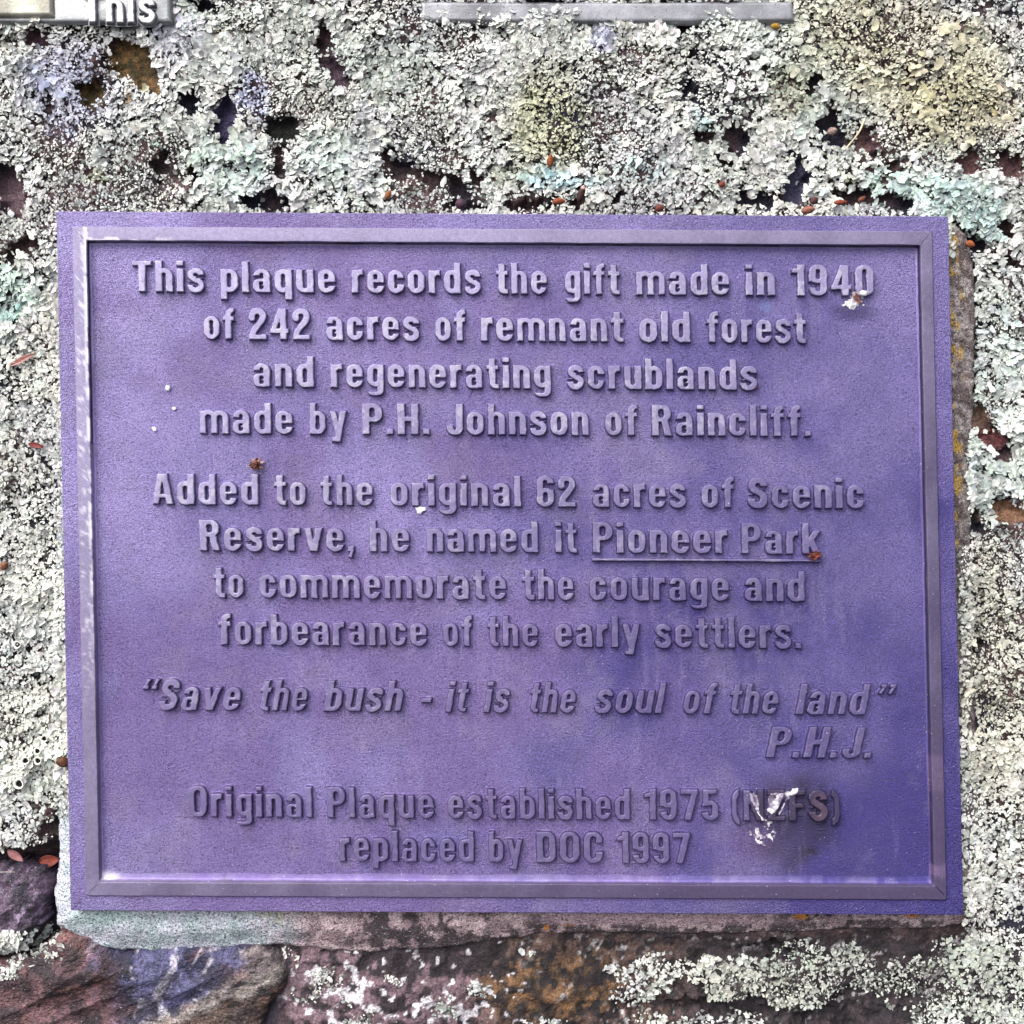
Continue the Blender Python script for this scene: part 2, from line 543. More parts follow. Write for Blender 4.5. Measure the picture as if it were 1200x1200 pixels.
def banded_col(X, Y, d):
    a = math.radians(-24)
    u = X * math.cos(a) + Y * math.sin(a)
    v = -X * math.sin(a) + Y * math.cos(a)
    n = fbm(X, Y, 20, 4, 130)
    st = fbm(u * .22, v, 9, 4, 134)
    red = lerp(srgb(62, 44, 50), srgb(116, 84, 88), sst(.35, .65, n))
    blue = lerp(srgb(42, 42, 68), srgb(92, 90, 128), sst(.35, .65, n))
    blue = lerp(blue, srgb(196, 190, 206), .9 * sst(.58, .70, ridge(u * .5, v * .6 + .4 * u, 30, 3, 138)) * sst(.45, .6, fbm(X, Y, 14, 3, 139)))
    tan = lerp(srgb(92, 80, 84), srgb(164, 150, 150), sst(.35, .62, st))
    bro = lerp(srgb(52, 42, 40), srgb(92, 74, 68), sst(.35, .65, st))
    c = lerp(red, blue, sst(96, 140, X + 60 * (n - .5) - .3 * (Y - 1150)))
    c = lerp(c, tan, sst(262, 285, X + 40 * (st - .5) + .5 * (Y - 1140)))
    low = v - (-285 * math.sin(a) + 1165 * math.cos(a))
    c = lerp(c, lerp(tan, srgb(190, 180, 170), .4), sst(-14, -2, low + 20 * (n - .5)) * sst(90, 150, X))
    c = lerp(c, bro, sst(2, 12, low + 16 * (n - .5)) * sst(60, 120, X))
    c = lerp(c, srgb(140, 88, 66), .22 * sst(.6, .72, fbm(u * .5, v, 16, 3, 141)))
    c = lerp(c, srgb(36, 30, 38), .7 * sst(.52, .68, fbm(X, Y, 24, 4, 143)))
    c = lerp(c, srgb(24, 20, 26), .85 * sst(.80, .93, ridge(u * .6 + 20 * n, v + 14 * n, 34, 2, 146)))
    return c


put('loose_stone', relief('loose_stone', STONE_BANDED, banded_z, banded_col, M_STONE, 1.4, -80, 4, 3),
    label='large banded stone, red brown to slate blue, at the bottom under the mortar', cat='stone', group='bare stones under the plaque')

# ------------------------------------------------------------------ plaque
plaque = put('plaque', None, label='purple metal memorial plaque with raised lettering and a raised border', cat='plaque')


def loops_mesh(name, loops, col, mat, nseg=90, rad=2.5, wob=0.35, cap=False):
    """nested outlines: each loop = (inset left, top, right, bottom, z)"""
    rows = []
    for k, (il, it, ir, ib, z) in enumerate(loops):
        def cor(pa, pb, pc, i1, i2):                 # corner of two inset edges
            def ln(a, b, i):
                e = (b - a) / np.linalg.norm(b - a)
                nrm = np.array([-e[1], e[0]])
                return a + nrm * i, e
            p, e1 = ln(pa, pb, i1)
            q, e2 = ln(pb, pc, i2)
            t = np.linalg.solve(np.stack([e1, -e2], 1), q - p)[0]
            return p + e1 * t
        c0 = cor(CT[3], CT[0], CT[1], il, it)
        c1 = cor(CT[0], CT[1], CT[2], it, ir)
        c2 = cor(CT[1], CT[2], CT[3], ir, ib)
        c3 = cor(CT[2], CT[3], CT[0], ib, il)
        pts = []
        for a, b in ((c0, c1), (c1, c2), (c2, c3), (c3, c0)):
            e = (b - a) / np.linalg.norm(b - a)
            L = np.linalg.norm(b - a)
            n_in = np.array([-e[1], e[0]])
            t = np.concatenate([[0.0, 0.8, 2.0], np.linspace(5, L - 5, nseg), [L - 2.0, L - 0.8]])
            off = np.zeros_like(t)
            r = rad
            m = t < r
            off[m] = (r - np.sqrt(np.maximum(r * r - (r - t[m]) ** 2, 0))) * .75
            m = t > L - r
            off[m] = (r - np.sqrt(np.maximum(r * r - (r - (L - t[m])) ** 2, 0))) * .75
            pts.append(a + np.outer(t, e) + np.outer(off, n_in))
        pts = np.concatenate(pts)
        w = wob * 2 * (fbm(pts[:, 0], pts[:, 1], 22, 2, 150) - .5)
        rows.append(np.column_stack([pts[:, 0] + w, pts[:, 1] + w, np.full(len(pts), z)]))
    n = len(rows[0])
    V = np.concatenate(rows)
    q = []
    i = np.arange(n)
    j = (i + 1) % n
    for k in range(len(rows) - 1):
        q.append(np.stack([k * n + j, k * n + i, (k + 1) * n + i, (k + 1) * n + j], -1)[:, ::-1])
    q = np.concatenate(q)
    return mesh_np(name, loc(V[:, 0], V[:, 1], V[:, 2]), q[:, ::-1], None, col(V[:, 0], V[:, 1], V[:, 2]), mat=mat, sharp=22)


def lit(t, z):
    return (t, t, t, t, z)


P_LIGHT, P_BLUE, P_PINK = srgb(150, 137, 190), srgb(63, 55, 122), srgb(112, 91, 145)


def patina_sheen_col(X, Y):
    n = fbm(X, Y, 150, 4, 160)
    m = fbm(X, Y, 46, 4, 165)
    g = .60 * (X - 80) / 1050 + .34 * (Y - 250) / 830 + .02   # sheen painted in over the patina: darker towards the lower right
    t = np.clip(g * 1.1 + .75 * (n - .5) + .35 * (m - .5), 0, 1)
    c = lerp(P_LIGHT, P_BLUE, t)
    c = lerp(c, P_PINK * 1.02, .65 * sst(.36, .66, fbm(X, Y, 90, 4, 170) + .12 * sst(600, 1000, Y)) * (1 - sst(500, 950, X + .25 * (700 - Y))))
    c = lerp(c, srgb(126, 116, 150), .35 * sst(.5, .68, fbm(X, Y, 50, 5, 172, .65)) * (1 - sst(800, 1100, X)))
    c = lerp(c, srgb(48, 40, 92), .12 * sst(.56, .74, fbm(X, Y, 34, 4, 174)))
    # stain below the last bracketed letters, and the damp mark under the second line's end
    wx = X + 14 * (m - .5)
    wy = Y + 14 * (m - .5)
    wx, wy = wx + 20 * (fbm(X, Y, 26, 3, 176) - .5), wy + 30 * (fbm(X, Y, 30, 3, 177) - .5)
    box = ((np.abs(wx - 928) / 60) ** 2.6 + (np.abs(wy - 958) / 58) ** 2.6) ** (1 / 2.6)
    c = lerp(c, srgb(40, 32, 52), .78 * (1 - sst(.6, 1.15, box)) * lerp(.75, 1.0, sst(.3, .7, fbm(X, Y, 20, 3, 178))))
    c = lerp(c, srgb(92, 72, 116), .5 * (1 - sst(.5, 1.2, ell(X, Y, 884, 985, 30, 30))))
    c = lerp(c, srgb(24, 18, 30), .7 * (1 - sst(.3, 1.1, ell(X, Y, 950, 998, 13, 6))))
    c = lerp(c, srgb(52, 42, 92), .7 * (1 - sst(.3, 1.1, ell(X, Y, 1000, 366, 32, 16))))
    c = lerp(c, srgb(110, 140, 190), .35 * (1 - sst(.4, 1.1, ell(X, Y, 896, 360, 9, 8))))
    run = sst(.56, .72, fbm(X + 8 * (m - .5), Y * .08, 7, 3, 187)) * sst(.45, .65, fbm(X, Y, 70, 2, 189))
    c = lerp(c, srgb(150, 142, 178), .16 * run)
    scuff = sst(.66, .72, fbm(X * .35 + Y * .9, Y * .35 - X * .9, 9, 3, 191) * .6 + .4 * fbm(X, Y, 60, 2, 193))
    c = lerp(c, srgb(150, 140, 176), .10 * scuff)
    # dried run-off streaks
    for cx, y0, ln_, w in ((388, 742, 50, 7), (424, 858, 46, 6), (300, 540, 26, 14)):
        c = lerp(c, srgb(160, 150, 178), .3 * (1 - sst(.3, 1.1, ell(X, Y, cx, y0 + ln_ / 2, w, ln_ / 2, 0))) * sst(.35, .6, fbm(X, Y, 6, 2, 181)))
    return c


def panel_col(X, Y, Z=None):
    c = patina_sheen_col(X, Y)
    l, t, r, b = plaque_uv(X, Y)
    # chalky deposit along the panel foot; scuff and painted glint in lower left corner
    dust = (1 - sst(38, 48, b)) * sst(.42, .62, fbm(X, Y, 12, 3, 184)) * .5
    corner = 1 - sst(.2, 1.1, ell(X, Y, 124, 1027, 20, 9))
    return lerp(lerp(c, srgb(150, 140, 178), np.clip(dust * .5, 0, .35)), srgb(215, 208, 226), np.clip(corner * .85, 0, .9))


def flange_col(X, Y, Z):
    c = patina_sheen_col(X, Y)
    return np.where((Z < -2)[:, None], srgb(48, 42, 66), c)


def band_col(X, Y, Z):
    l, t, r, b = plaque_uv(X, Y)
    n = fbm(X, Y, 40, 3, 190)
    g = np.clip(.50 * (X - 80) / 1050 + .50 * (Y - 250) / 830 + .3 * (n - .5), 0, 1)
    c = lerp(srgb(136, 128, 158), srgb(73, 63, 92), sst(.05, .9, g))  # band reflection put into the colour: pale at upper left, dark at lower right
    side = np.minimum.reduce([l, t, r, b])
    c = np.where((side > 36.6)[:, None], panel_col(X, Y), c)
    c = np.where(((Z < Z_BAND - 1.2) & (side > 35.2) & (Z > 1) & (b > 45) & ((l > 60) | (Y < 520)))[:, None], srgb(42, 35, 66), c)   # shade painted on the inner wall
    # paint rubbed off to white metal on the inner left edge, and the upper left
    top_face = Z > Z_BAND - 1.0
    wear = sst(31.5, 34.5, l) * (l < 36.2) * sst(.36, .5, fbm(X * 1.5, Y, 9, 3, 195) + .25 * (1 - sst(300, 400, Y)) - .12 * sst(480, 700, Y)) * (1 - sst(640, 800, Y))
    wear = np.maximum(wear, sst(20, 24, l) * (l < 36.2) * sst(.60, .68, fbm(X * 2, Y, 6, 3, 198)) * .55 * (1 - sst(700, 860, Y)))
    wear = np.maximum(wear, sst(30, 33, t) * (t < 35) * sst(.5, .6, fbm(X, Y * 2, 10, 3, 196)) * (1 - sst(150, 230, X)) * .8)
    wear = wear * top_face
    c = lerp(c, srgb(214, 210, 220), np.clip(wear, 0, 1) * .9)
    pink = (r < 42) * ((1 - sst(5, 8, np.abs(Y - 1018))) + .6 * (1 - sst(18, 24, np.abs(Y - 905))))
    return lerp(c, srgb(128, 104, 138), np.clip(pink, 0, 1) * .4)


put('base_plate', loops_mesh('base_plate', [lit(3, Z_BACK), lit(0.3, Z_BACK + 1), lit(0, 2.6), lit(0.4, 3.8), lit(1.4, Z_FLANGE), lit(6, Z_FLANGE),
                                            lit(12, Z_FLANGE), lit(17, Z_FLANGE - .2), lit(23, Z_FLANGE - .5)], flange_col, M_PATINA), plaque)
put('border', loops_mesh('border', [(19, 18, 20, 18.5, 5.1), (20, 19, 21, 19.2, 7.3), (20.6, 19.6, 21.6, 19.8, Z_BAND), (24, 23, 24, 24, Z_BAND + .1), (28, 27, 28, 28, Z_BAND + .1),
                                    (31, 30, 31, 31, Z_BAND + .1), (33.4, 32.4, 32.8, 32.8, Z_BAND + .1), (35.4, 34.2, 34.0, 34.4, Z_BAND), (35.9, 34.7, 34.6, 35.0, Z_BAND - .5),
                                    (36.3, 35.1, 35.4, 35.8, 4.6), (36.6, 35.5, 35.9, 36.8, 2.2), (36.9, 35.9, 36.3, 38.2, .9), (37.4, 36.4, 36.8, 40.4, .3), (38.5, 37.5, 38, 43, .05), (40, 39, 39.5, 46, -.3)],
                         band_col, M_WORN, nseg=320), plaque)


def build_panel():
    X, Y = np.meshgrid(np.arange(90, 1110, 2.6), np.arange(270, 1060, 2.6))
    l, t, r, b = plaque_uv(X, Y)
    keep = (np.minimum.reduce([l, t, r, b]) > 36)
    Z = .5 * (fbm(X, Y, 40, 3, 200) - .5)
    used, q = grid_faces(keep)
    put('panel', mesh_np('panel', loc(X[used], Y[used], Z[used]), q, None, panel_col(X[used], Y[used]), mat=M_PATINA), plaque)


build_panel()


# ------------------------------------------------------------------ lettering: condensed bold grotesque drawn from signed distances
def box(x0, y0, x1, y1):
    return lambda x, y: np.maximum(np.maximum(x0 - x, x - x1), np.maximum(y0 - y, y - y1))


def rr(x0, y0, x1, y1, r):
    r = min(r, (x1 - x0) / 2, (y1 - y0) / 2)
    cx, cy, hx, hy = (x0 + x1) / 2, (y0 + y1) / 2, (x1 - x0) / 2 - r, (y1 - y0) / 2 - r

    def f(x, y):
        dx, dy = np.abs(x - cx) - hx, np.abs(y - cy) - hy
        return np.hypot(np.maximum(dx, 0), np.maximum(dy, 0)) + np.minimum(np.maximum(dx, dy), 0) - r
    return f


def un(*fs):
    return lambda x, y: np.minimum.reduce([f(x, y) for f in fs])


def it(*fs):
    return lambda x, y: np.maximum.reduce([f(x, y) for f in fs])


def cut(a, *bs):
    return lambda x, y: np.maximum.reduce([a(x, y)] + [-b(x, y) for b in bs])


def ring(x0, y0, x1, y1, r=27, tx=22, ty=17):
    return cut(rr(x0, y0, x1, y1, r), rr(x0 + tx, y0 + ty, x1 - tx, y1 - ty, max(r - tx * .72, 3)))


def seg(x0, y0, x1, y1, w):
    L = math.hypot(x1 - x0, y1 - y0)
    ex, ey = (x1 - x0) / L, (y1 - y0) / L

    def f(x, y):
        a = (x - x0) * ex + (y - y0) * ey
        b = np.abs(-(x - x0) * ey + (y - y0) * ex)
        return np.maximum(np.maximum(-a, a - L), b - w / 2)
    return f


def line(pts, w):
    def f(x, y):
        d = np.full(np.shape(x), 1e9)
        for (ax, ay), (bx, by) in zip(pts[:-1], pts[1:]):
            ex, ey = bx - ax, by - ay
            t = np.clip(((x - ax) * ex + (y - ay) * ey) / (ex * ex + ey * ey), 0, 1)
            d = np.minimum(d, np.hypot(x - ax - t * ex, y - ay - t * ey))
        return d - w / 2
    return f


def flip(f, w):
    return lambda x, y: f(w - x, y)


def turn(f, w, h):
    return lambda x, y: f(w - x, h - y)


def smooth_pts(p, n=5):
    p = np.array(p, float)
    out = []
    for i in range(len(p) - 1):
        a, b = p[max(i - 1, 0)], p[i]
        c, d = p[i + 1], p[min(i + 2, len(p) - 1)]
        for t in np.linspace(0, 1, n, endpoint=False):
            out.append(.5 * (2 * b + (c - a) * t + (2 * a - 5 * b + 4 * c - d) * t * t + (3 * b - a - 3 * c + d) * t ** 3))
    out.append(p[-1])
    return [tuple(q) for q in out]


BIG = 400
up = lambda y: box(-BIG, y, BIG, BIG)
dn = lambda y: box(-BIG, -BIG, BIG, y)
lf = lambda x: box(-BIG, -BIG, x, BIG)
XH = 75
S_PTS = [(42.5, 52), (41, 61), (35, 66.5), (26, 68), (16.5, 65.5), (11, 57.5), (13, 48.5), (22, 42), (33, 36), (41, 29), (42, 19), (36, 10), (26, 7), (16, 9), (10.5, 15.5), (9.5, 25)]
s_low = cut(line(smooth_pts(S_PTS, 4), 20), box(30, 45.5, 60, 53), box(-9, 23.5, 21, 32))
S_cap = cut(line(smooth_pts([(x * 1.13, (y + 1) * 1.31 - 1) for x, y in S_PTS], 4), 23), box(35, 59, 70, 69), box(-9, 31, 24, 42))
o_ = ring(0, -1, 54, 76)
arch = it(ring(0, -90, 54, 76, 25, 22, 17), up(0))
G = {
    'o': (54, o_), 'n': (54, un(arch, box(0, 0, 22, XH))), 'h': (54, un(arch, box(0, 0, 22, 100))),
    'm': (88, un(it(ring(0, -90, 54, 76, 25, 20, 17), up(0)), it(ring(34, -90, 88, 76, 25, 20, 17), up(0)), box(0, 0, 20, XH))),
    'u': (54, un(it(ring(0, -1, 54, 170, 25, 22, 17), dn(XH)), box(32, 0, 54, XH))),
    'r': (38, un(box(0, 0, 22, XH), it(ring(2, -90, 60, 76, 26, 22, 19), lf(38), up(51)))),
    'a': (54, un(it(ring(2, 10, 52, 76, 23, 21, 15), un(up(52), box(26, 20, 99, 99))), box(31, 0, 53, 56), ring(0, -1, 52, 45, 19, 21, 12))),
    'b': (54, un(o_, box(0, 0, 22, 100))), 'd': (54, un(o_, box(32, 0, 54, 100))),
    'p': (54, un(o_, box(0, -24, 22, XH))), 'q': (54, un(o_, box(32, -24, 54, XH))),
    'c': (52, cut(ring(0, -1, 52, 76), box(27, 29, 70, 47))),
    'e': (54, un(cut(ring(0, -1, 54, 76), box(27, 23, 70, 33)), box(12, 33, 50, 44))),
    'f': (40, un(box(8, 0, 30, 80), it(ring(8, 10, 66, 101, 24, 22, 16), up(74), lf(40)), box(0, 60, 39, XH))),
    't': (40, un(box(8, 18, 30, 96), it(ring(8, -1, 66, 70, 20, 22, 16), dn(24), lf(40)), box(0, 60, 40, XH))),
    'g': (54, un(ring(0, 2, 54, 76), box(32, -2, 54, XH), it(ring(0, -26, 54, 34, 20, 22, 14), un(dn(-12), it(dn(6), box(30, -90, 99, 99)))))),
    'i': (22, un(box(0, 0, 22, XH), box(0, 84, 22, 100))), 'l': (22, box(0, 0, 22, 100)),
    'k': (56, un(box(0, 0, 22, 100), it(un(seg(12, 24, 50, 82, 20), seg(26, 46, 49, -8, 22)), dn(XH), up(0)))),
    's': (52, s_low), 'S': (60, S_cap),
    'v': (56, it(un(seg(9, 82, 27.5, -4, 21), seg(47, 82, 28.5, -4, 21)), up(0), dn(XH))),
    'y': (58, it(un(seg(10, 82, 30, 0, 21), seg(49, 84, 24, -30, 21), box(8, -24, 28, -9)), up(-24), dn(XH))),
    'T': (60, un(box(0, 83, 60, 100), box(19, 0, 42, 100))),
    'P': (60, un(box(0, 0, 23, 100), ring(0, 39, 60, 100, 27, 23, 16), box(0, 84, 28, 100), box(0, 39, 28, 55))),
    'R': (62, un(box(0, 0, 23, 100), ring(0, 43, 60, 100, 26, 23, 16), box(0, 84, 28, 100), box(0, 43, 34, 58), it(seg(38, 55, 51, -6, 23), up(0)))),
    'H': (62, un(box(0, 0, 23, 100), box(39, 0, 62, 100), box(10, 42, 50, 59))),
    'J': (52, un(box(29, 26, 52, 100), it(ring(0, -1, 52, 70, 24, 23, 17), dn(32)))),
    'A': (64, un(it(un(seg(29, 110, 9, -6, 21), seg(35, 110, 55, -6, 21)), up(0), dn(100)), box(16, 20, 48, 35))),
    'O': (62, ring(0, -1, 62, 101, 29, 23, 17)), 'D': (61, un(ring(0, 0, 61, 100, 27, 23, 17), box(0, 0, 23, 100), box(0, 83, 26, 100), box(0, 0, 26, 17))),
    'C': (60, cut(ring(0, -1, 60, 101, 29, 23, 17), box(32, 37, 80, 63))),
    'N': (64, un(box(0, 0, 20, 100), box(44, 0, 64, 100), it(seg(9, 108, 55, -8, 21), up(0), dn(100)))),
    'Z': (56, un(box(1, 83, 55, 100), box(0, 0, 56, 17), it(seg(45, 96, 11, 4, 22), up(0), dn(100)))),
    'F': (52, un(box(0, 0, 23, 100), box(0, 83, 52, 100), box(0, 42, 47, 58))),
    '0': (54, ring(0, -1, 54, 101)), '1': (40, un(box(18, 0, 40, 100), cut(box(2, 72, 30, 88), box(-5, 84, 8, 99)))),
    '2': (54, it(un(line(smooth_pts([(10.5, 68), (11, 80), (17, 89), (27, 92), (37, 89), (43, 79), (42, 67), (36, 55), (25, 41), (15, 26), (11, 8)], 4), 21), box(0, 0, 54, 17)), up(0))),
    '4': (58, un(box(30, 0, 51, 100), box(0, 20, 58, 36), it(seg(37, 106, 7, 22, 18), up(20), dn(100)))),
    '5': (54, un(box(6, 84, 50, 100), box(5, 46, 24, 100), cut(ring(0, -1, 54, 65, 26), box(-9, 26, 26, 46)))),
    '6': (54, un(cut(ring(0, -1, 54, 101), box(28, 56, 70, 73)), ring(0, -1, 54, 62, 26))),
    '7': (54, it(un(box(0, 83, 54, 100), seg(46, 96, 18, -6, 22)), up(0), dn(100))),
    '.': (20, box(0, 0, 20, 19)), ',': (20, un(box(0, 0, 20, 19), seg(15, 6, 6, -20, 11))), '-': (34, box(0, 29, 34, 46)),
    '(': (26, it(ring(0, -20, 90, 108, 42, 18, 18), lf(25))), ')': (26, flip(it(ring(0, -20, 90, 108, 42, 18, 18), lf(25)), 26)),
    '\u201c': (46, un(box(0, 66, 17, 80), seg(6, 72, 15, 100, 11), box(25, 66, 42, 80), seg(31, 72, 40, 100, 11))),
    '\u201d': (46, un(box(4, 86, 21, 100), seg(15, 93, 6, 66, 11), box(29, 86, 46, 100), seg(40, 93, 31, 66, 11))),
}
G['9'] = (54, turn(G['6'][1], 54, 100))
GAP, CAP = 10.5, 36.6
# (text, x0, x1) of every word, baseline (x, y) at the left and the right; measured on the face of the letters
LINES = [
    ([('This', 154.6, 239.4), ('plaque', 258, 393.3), ('records', 412, 563.8), ('the', 581.5, 641.5), ('gift', 662.4, 727), ('made', 745.6, 855.4), ('in', 874.2, 909), ('1940', 927.5, 1024.8)], 341.6, 347.0, 0),
    ([('of', 238.5, 275), ('242', 291.6, 363.6), ('acres', 382.2, 491.7), ('of', 510, 546), ('remnant', 563.4, 731.6), ('old', 749.3, 809.4), ('forest', 828.2, 945.2)], 397.4, 402.0, 0),
    ([('and', 296.3, 368.2), ('regenerating', 387.2, 646.2), ('scrublands', 665, 888)], 453.4, 457.2, 0),
    ([('made', 233.8, 343.4), ('by', 362.8, 406.6), ('P.H.', 424.3, 503.6), ('Johnson', 523.1, 690.6), ('of', 709.4, 747.7), ('Raincliff.', 764, 951.2)], 508.2, 511.6, 0),
    ([('Added', 178, 303.2), ('to', 321.2, 358.7), ('the', 375.6, 437.2), ('original', 457.3, 611), ('62', 629, 675.3), ('acres', 695, 804.4), ('of', 822.5, 861.2), ('Scenic', 877, 1013.3)], 591.2, 596.4, 0),
    ([('Reserve,', 233.8, 415.3), ('he', 433, 480.2), ('named', 499.5, 631.2), ('it', 651, 676.8), ('Pioneer', 695, 853.3), ('Park', 869.3, 962.3)], 645.6, 649.6, 0),
    ([('to', 250, 285.9), ('commemorate', 304, 593.6), ('the', 612.5, 673), ('courage', 691, 855.2), ('and', 873.2, 944.2)], 700.4, 705.4, 0),
    ([('forbearance', 255.7, 500.5), ('of', 519.4, 554.2), ('the', 571.2, 631.2), ('early', 651, 750.8), ('settlers.', 767.8, 939.8)], 755.8, 760.4, 0),
    ([('\u201c', 161.5, 184.5), ('Save', 184, 285.9), ('the', 301, 363.7), ('bush', 378.4, 476.2), ('-', 491.5, 507.2), ('it', 521.3, 552.2), ('is', 566.2, 601), ('the', 618, 678.3), ('soul', 695.8, 782.2), ('of', 799, 842.2), ('the', 853, 916.2), ('land', 932.6, 1021.3), ('\u201d', 1024, 1048)], 832.4, 838.4, .2),
    ([('P.H.J.', 897.5, 1028.5)], 888.2, 889, .2),
    ([('Original', 220.4, 366.2), ('Plaque', 383.3, 509), ('established', 525, 739), ('1975', 754.7, 843), ('(NZFS)', 858, 985)], 957.6, 963, 0),
    ([('replaced', 397.5, 556.2), ('by', 573, 613), ('DOC', 628.7, 707.2), ('1997', 723, 809.2)], 1009.6, 1012.8, 0),
]


def word_field(X, Y, text, x0, x1, base, ital):
    """signed distance in u of one word on a grid; base = baseline y at each grid point"""
    adv, w = [], 0
    for ch in text:
        adv.append(w)
        w += G[ch][0] + GAP
    w -= GAP
    sy = CAP / 100
    extra = ital * 100 if ital else 0
    sx = (x1 - x0) / (w + extra * (.9 if len(text) > 1 else .5))
    vy = (base - Y) / sy
    vx = (X - x0 - (Y - base) * .0207) / sx - ital * vy
    d = np.full(X.shape, 99.0)
    for ch, a in zip(text, adv):
        gw, f = G[ch]
        m = (vx > a - 14) & (vx < a + gw + 14)
        if m.any():
            d[m] = np.minimum(d[m], f(vx[m] - a, vy[m]) * min(sx, sy))
    return d


LETTER_FIELDS = []                                   # kept so that droppings can lie over the letters


def letter_profile(d, X, Y, H, soft):
    d = d + .55 * (fbm(X, Y, 4.5, 2, 210) - .5) * 2 + .35 * (fbm(X, Y, 16, 2, 214) - .5) * 2
    z = H * (1 - sst(-.75 - soft, .75 + soft * .5, d)) + .35 * np.exp(-np.maximum(d, 0) / 1.6)
    return z + .22 * (fbm(X, Y, 9, 3, 218) - .5) * (1 - sst(-2, 0, d)), d


def letter_col(X, Y, d, z):
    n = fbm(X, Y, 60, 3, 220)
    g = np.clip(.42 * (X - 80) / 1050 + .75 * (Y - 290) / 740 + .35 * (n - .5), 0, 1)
    face = lerp(srgb(148, 140, 174), srgb(88, 79, 114), sst(.1, .82, g))  # sky reflection painted on the faces: upper lines pale, lower lines dark
    wearn = sst(.55, .66, fbm(X, Y, 9, 3, 224))
    face = lerp(face, lerp(srgb(172, 168, 184), srgb(108, 98, 124), sst(.3, .9, g)), .5 * wearn)
    stain = np.maximum(np.abs(X - 934) / 56, np.abs(Y - 950) / 60)
    face = lerp(face, srgb(48, 38, 50), .85 * (1 - sst(.8, 1.1, stain)))
    face = lerp(face, srgb(98, 76, 84), .6 * (1 - sst(.6, 1.1, ell(X, Y, 960, 945, 12, 20))))
    side = lerp(panel_col(X, Y), srgb(34, 27, 58), .9 * sst(.10, .28, z / Z_LET))   # shade of the steep letter sides put into the colour
    face = lerp(face, panel_col(X, Y), .30 * sst(.25, .7, g))
    halo = sst(1.0, 1.7, d) * (1 - sst(2.2, 4.0, d)) * sst(.35, .6, fbm(X, Y, 14, 3, 226)) * sst(.3, .55, g)   # pale highlight painted round the letter feet
    side = lerp(side, srgb(150, 138, 180), .45 * halo)
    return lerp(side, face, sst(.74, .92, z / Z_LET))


def build_lettering():
    step = .62
    for k, (words, bl, br, ital) in enumerate(LINES):
        xa, xb = words[0][1], words[-1][2]
        xs = np.arange(xa - 9, xb + 9, step)
        ys = np.arange(min(bl, br) - CAP * 1.1 - 4, max(bl, br) + 14, step)
        X, Y = np.meshgrid(xs, ys)
        # the faces stand Z_LET in front of the panel: true position of what is seen at the measured place
        f = D / (D - Z_LET)
        PX, PY = 600 + (X - 600) * f, 600 + (Y - 600) * f
        base = bl + (br - bl) * (PX - xa) / max(xb - xa, 1)
        d = np.full(X.shape, 99.0)
        for t, x0, x1 in words:
            d = np.minimum(d, word_field(PX, PY, t, x0, x1, base, ital))
        if k == 5:                                   # the underlined name
            yy = PY - (base + 7.6)
            d = np.minimum(d, np.maximum(np.abs(yy) - 1.9, np.maximum(694 - PX, PX - 962)))
        soft = .0 + .35 * k / 11
        z, d = letter_profile(d, X, Y, Z_LET, soft)
        keep = d < 4.2
        used, q = grid_faces(keep)
        zz = z - .34
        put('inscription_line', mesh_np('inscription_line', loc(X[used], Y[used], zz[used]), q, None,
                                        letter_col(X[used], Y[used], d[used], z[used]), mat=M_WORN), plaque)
        if k in (0, 10):
            LETTER_FIELDS.append((xs, ys, z))


build_lettering()


def letter_height(x, y):
    h = np.zeros(np.shape(x))
    for xs, ys, z in LETTER_FIELDS:
        i = np.round((x - xs[0]) / (xs[1] - xs[0])).astype(int)
        j = np.round((y - ys[0]) / (ys[1] - ys[0])).astype(int)
        ok = (i >= 0) & (i < len(xs)) & (j >= 0) & (j < len(ys))
        h[ok] = np.maximum(h[ok], z[j[ok], i[ok]])
    return h


# ------------------------------------------------------------------ bird droppings lying over panel and letters
def splat(shape_fn, x0, y0, x1, y1, label, colfn, thick=1.3):
    X, Y = np.meshgrid(np.arange(x0, x1, .7), np.arange(y0, y1, .7))
    PX = 600 + (X - 600) * D / (D - 3)
    PY = 600 + (Y - 600) * D / (D - 3)
    d = shape_fn(PX, PY) + 1.5 * (fbm(X, Y, 4, 3, 230) - .5) * 2
    Z = letter_height(X, Y) + thick * (.35 + .65 * sst(0, -4, d)) * (.7 + .6 * fbm(X, Y, 4, 2, 233))
    Z = np.where(d > 0, Z - 2.2 * sst(0, .8, d), Z)
    used, q = grid_faces(d < .9)
    if len(q) == 0:
        return
    put('bird_dropping', mesh_np('bird_dropping', loc(X[used], Y[used], Z[used]), q, None, colfn(PX[used], PY[used]), mat=M_DROP),
        label=label, cat='bird dropping', group='droppings on the plaque')


WHITE = srgb(232, 230, 234)


def nz_shape(x, y):
    n1, n2 = fbm(x, y, 5, 3, 236), fbm(x, y, 3.2, 2, 240)
    a = poly_sdf(x, y, [(877, 929), (886, 928), (889, 945), (881, 944)]) + .4 + 7 * np.maximum(n1 - .5, 0)
    a2 = line([(886, 944), (889, 954), (895, 961), (904, 964)], 2.6)(x, y)
    b = poly_sdf(x, y, [(902, 929), (921, 929), (926, 926), (936, 924), (933, 929), (921, 934), (911, 946), (903, 957), (900, 950)]) + 8 * np.maximum(n1 - .5, 0)
    c = ell(x, y, 889, 981, 6, 11, -28) * 6 - 6 + 16 * (n2 - .38)
    e = ell(x, y, 903, 976, 4, 9, -20) * 4 - 4 + 16 * (n2 - .40)
    g = line([(924, 934), (914, 955)], 1.6)(x, y)
    return np.minimum.reduce([a, a2, b, c, e, g])


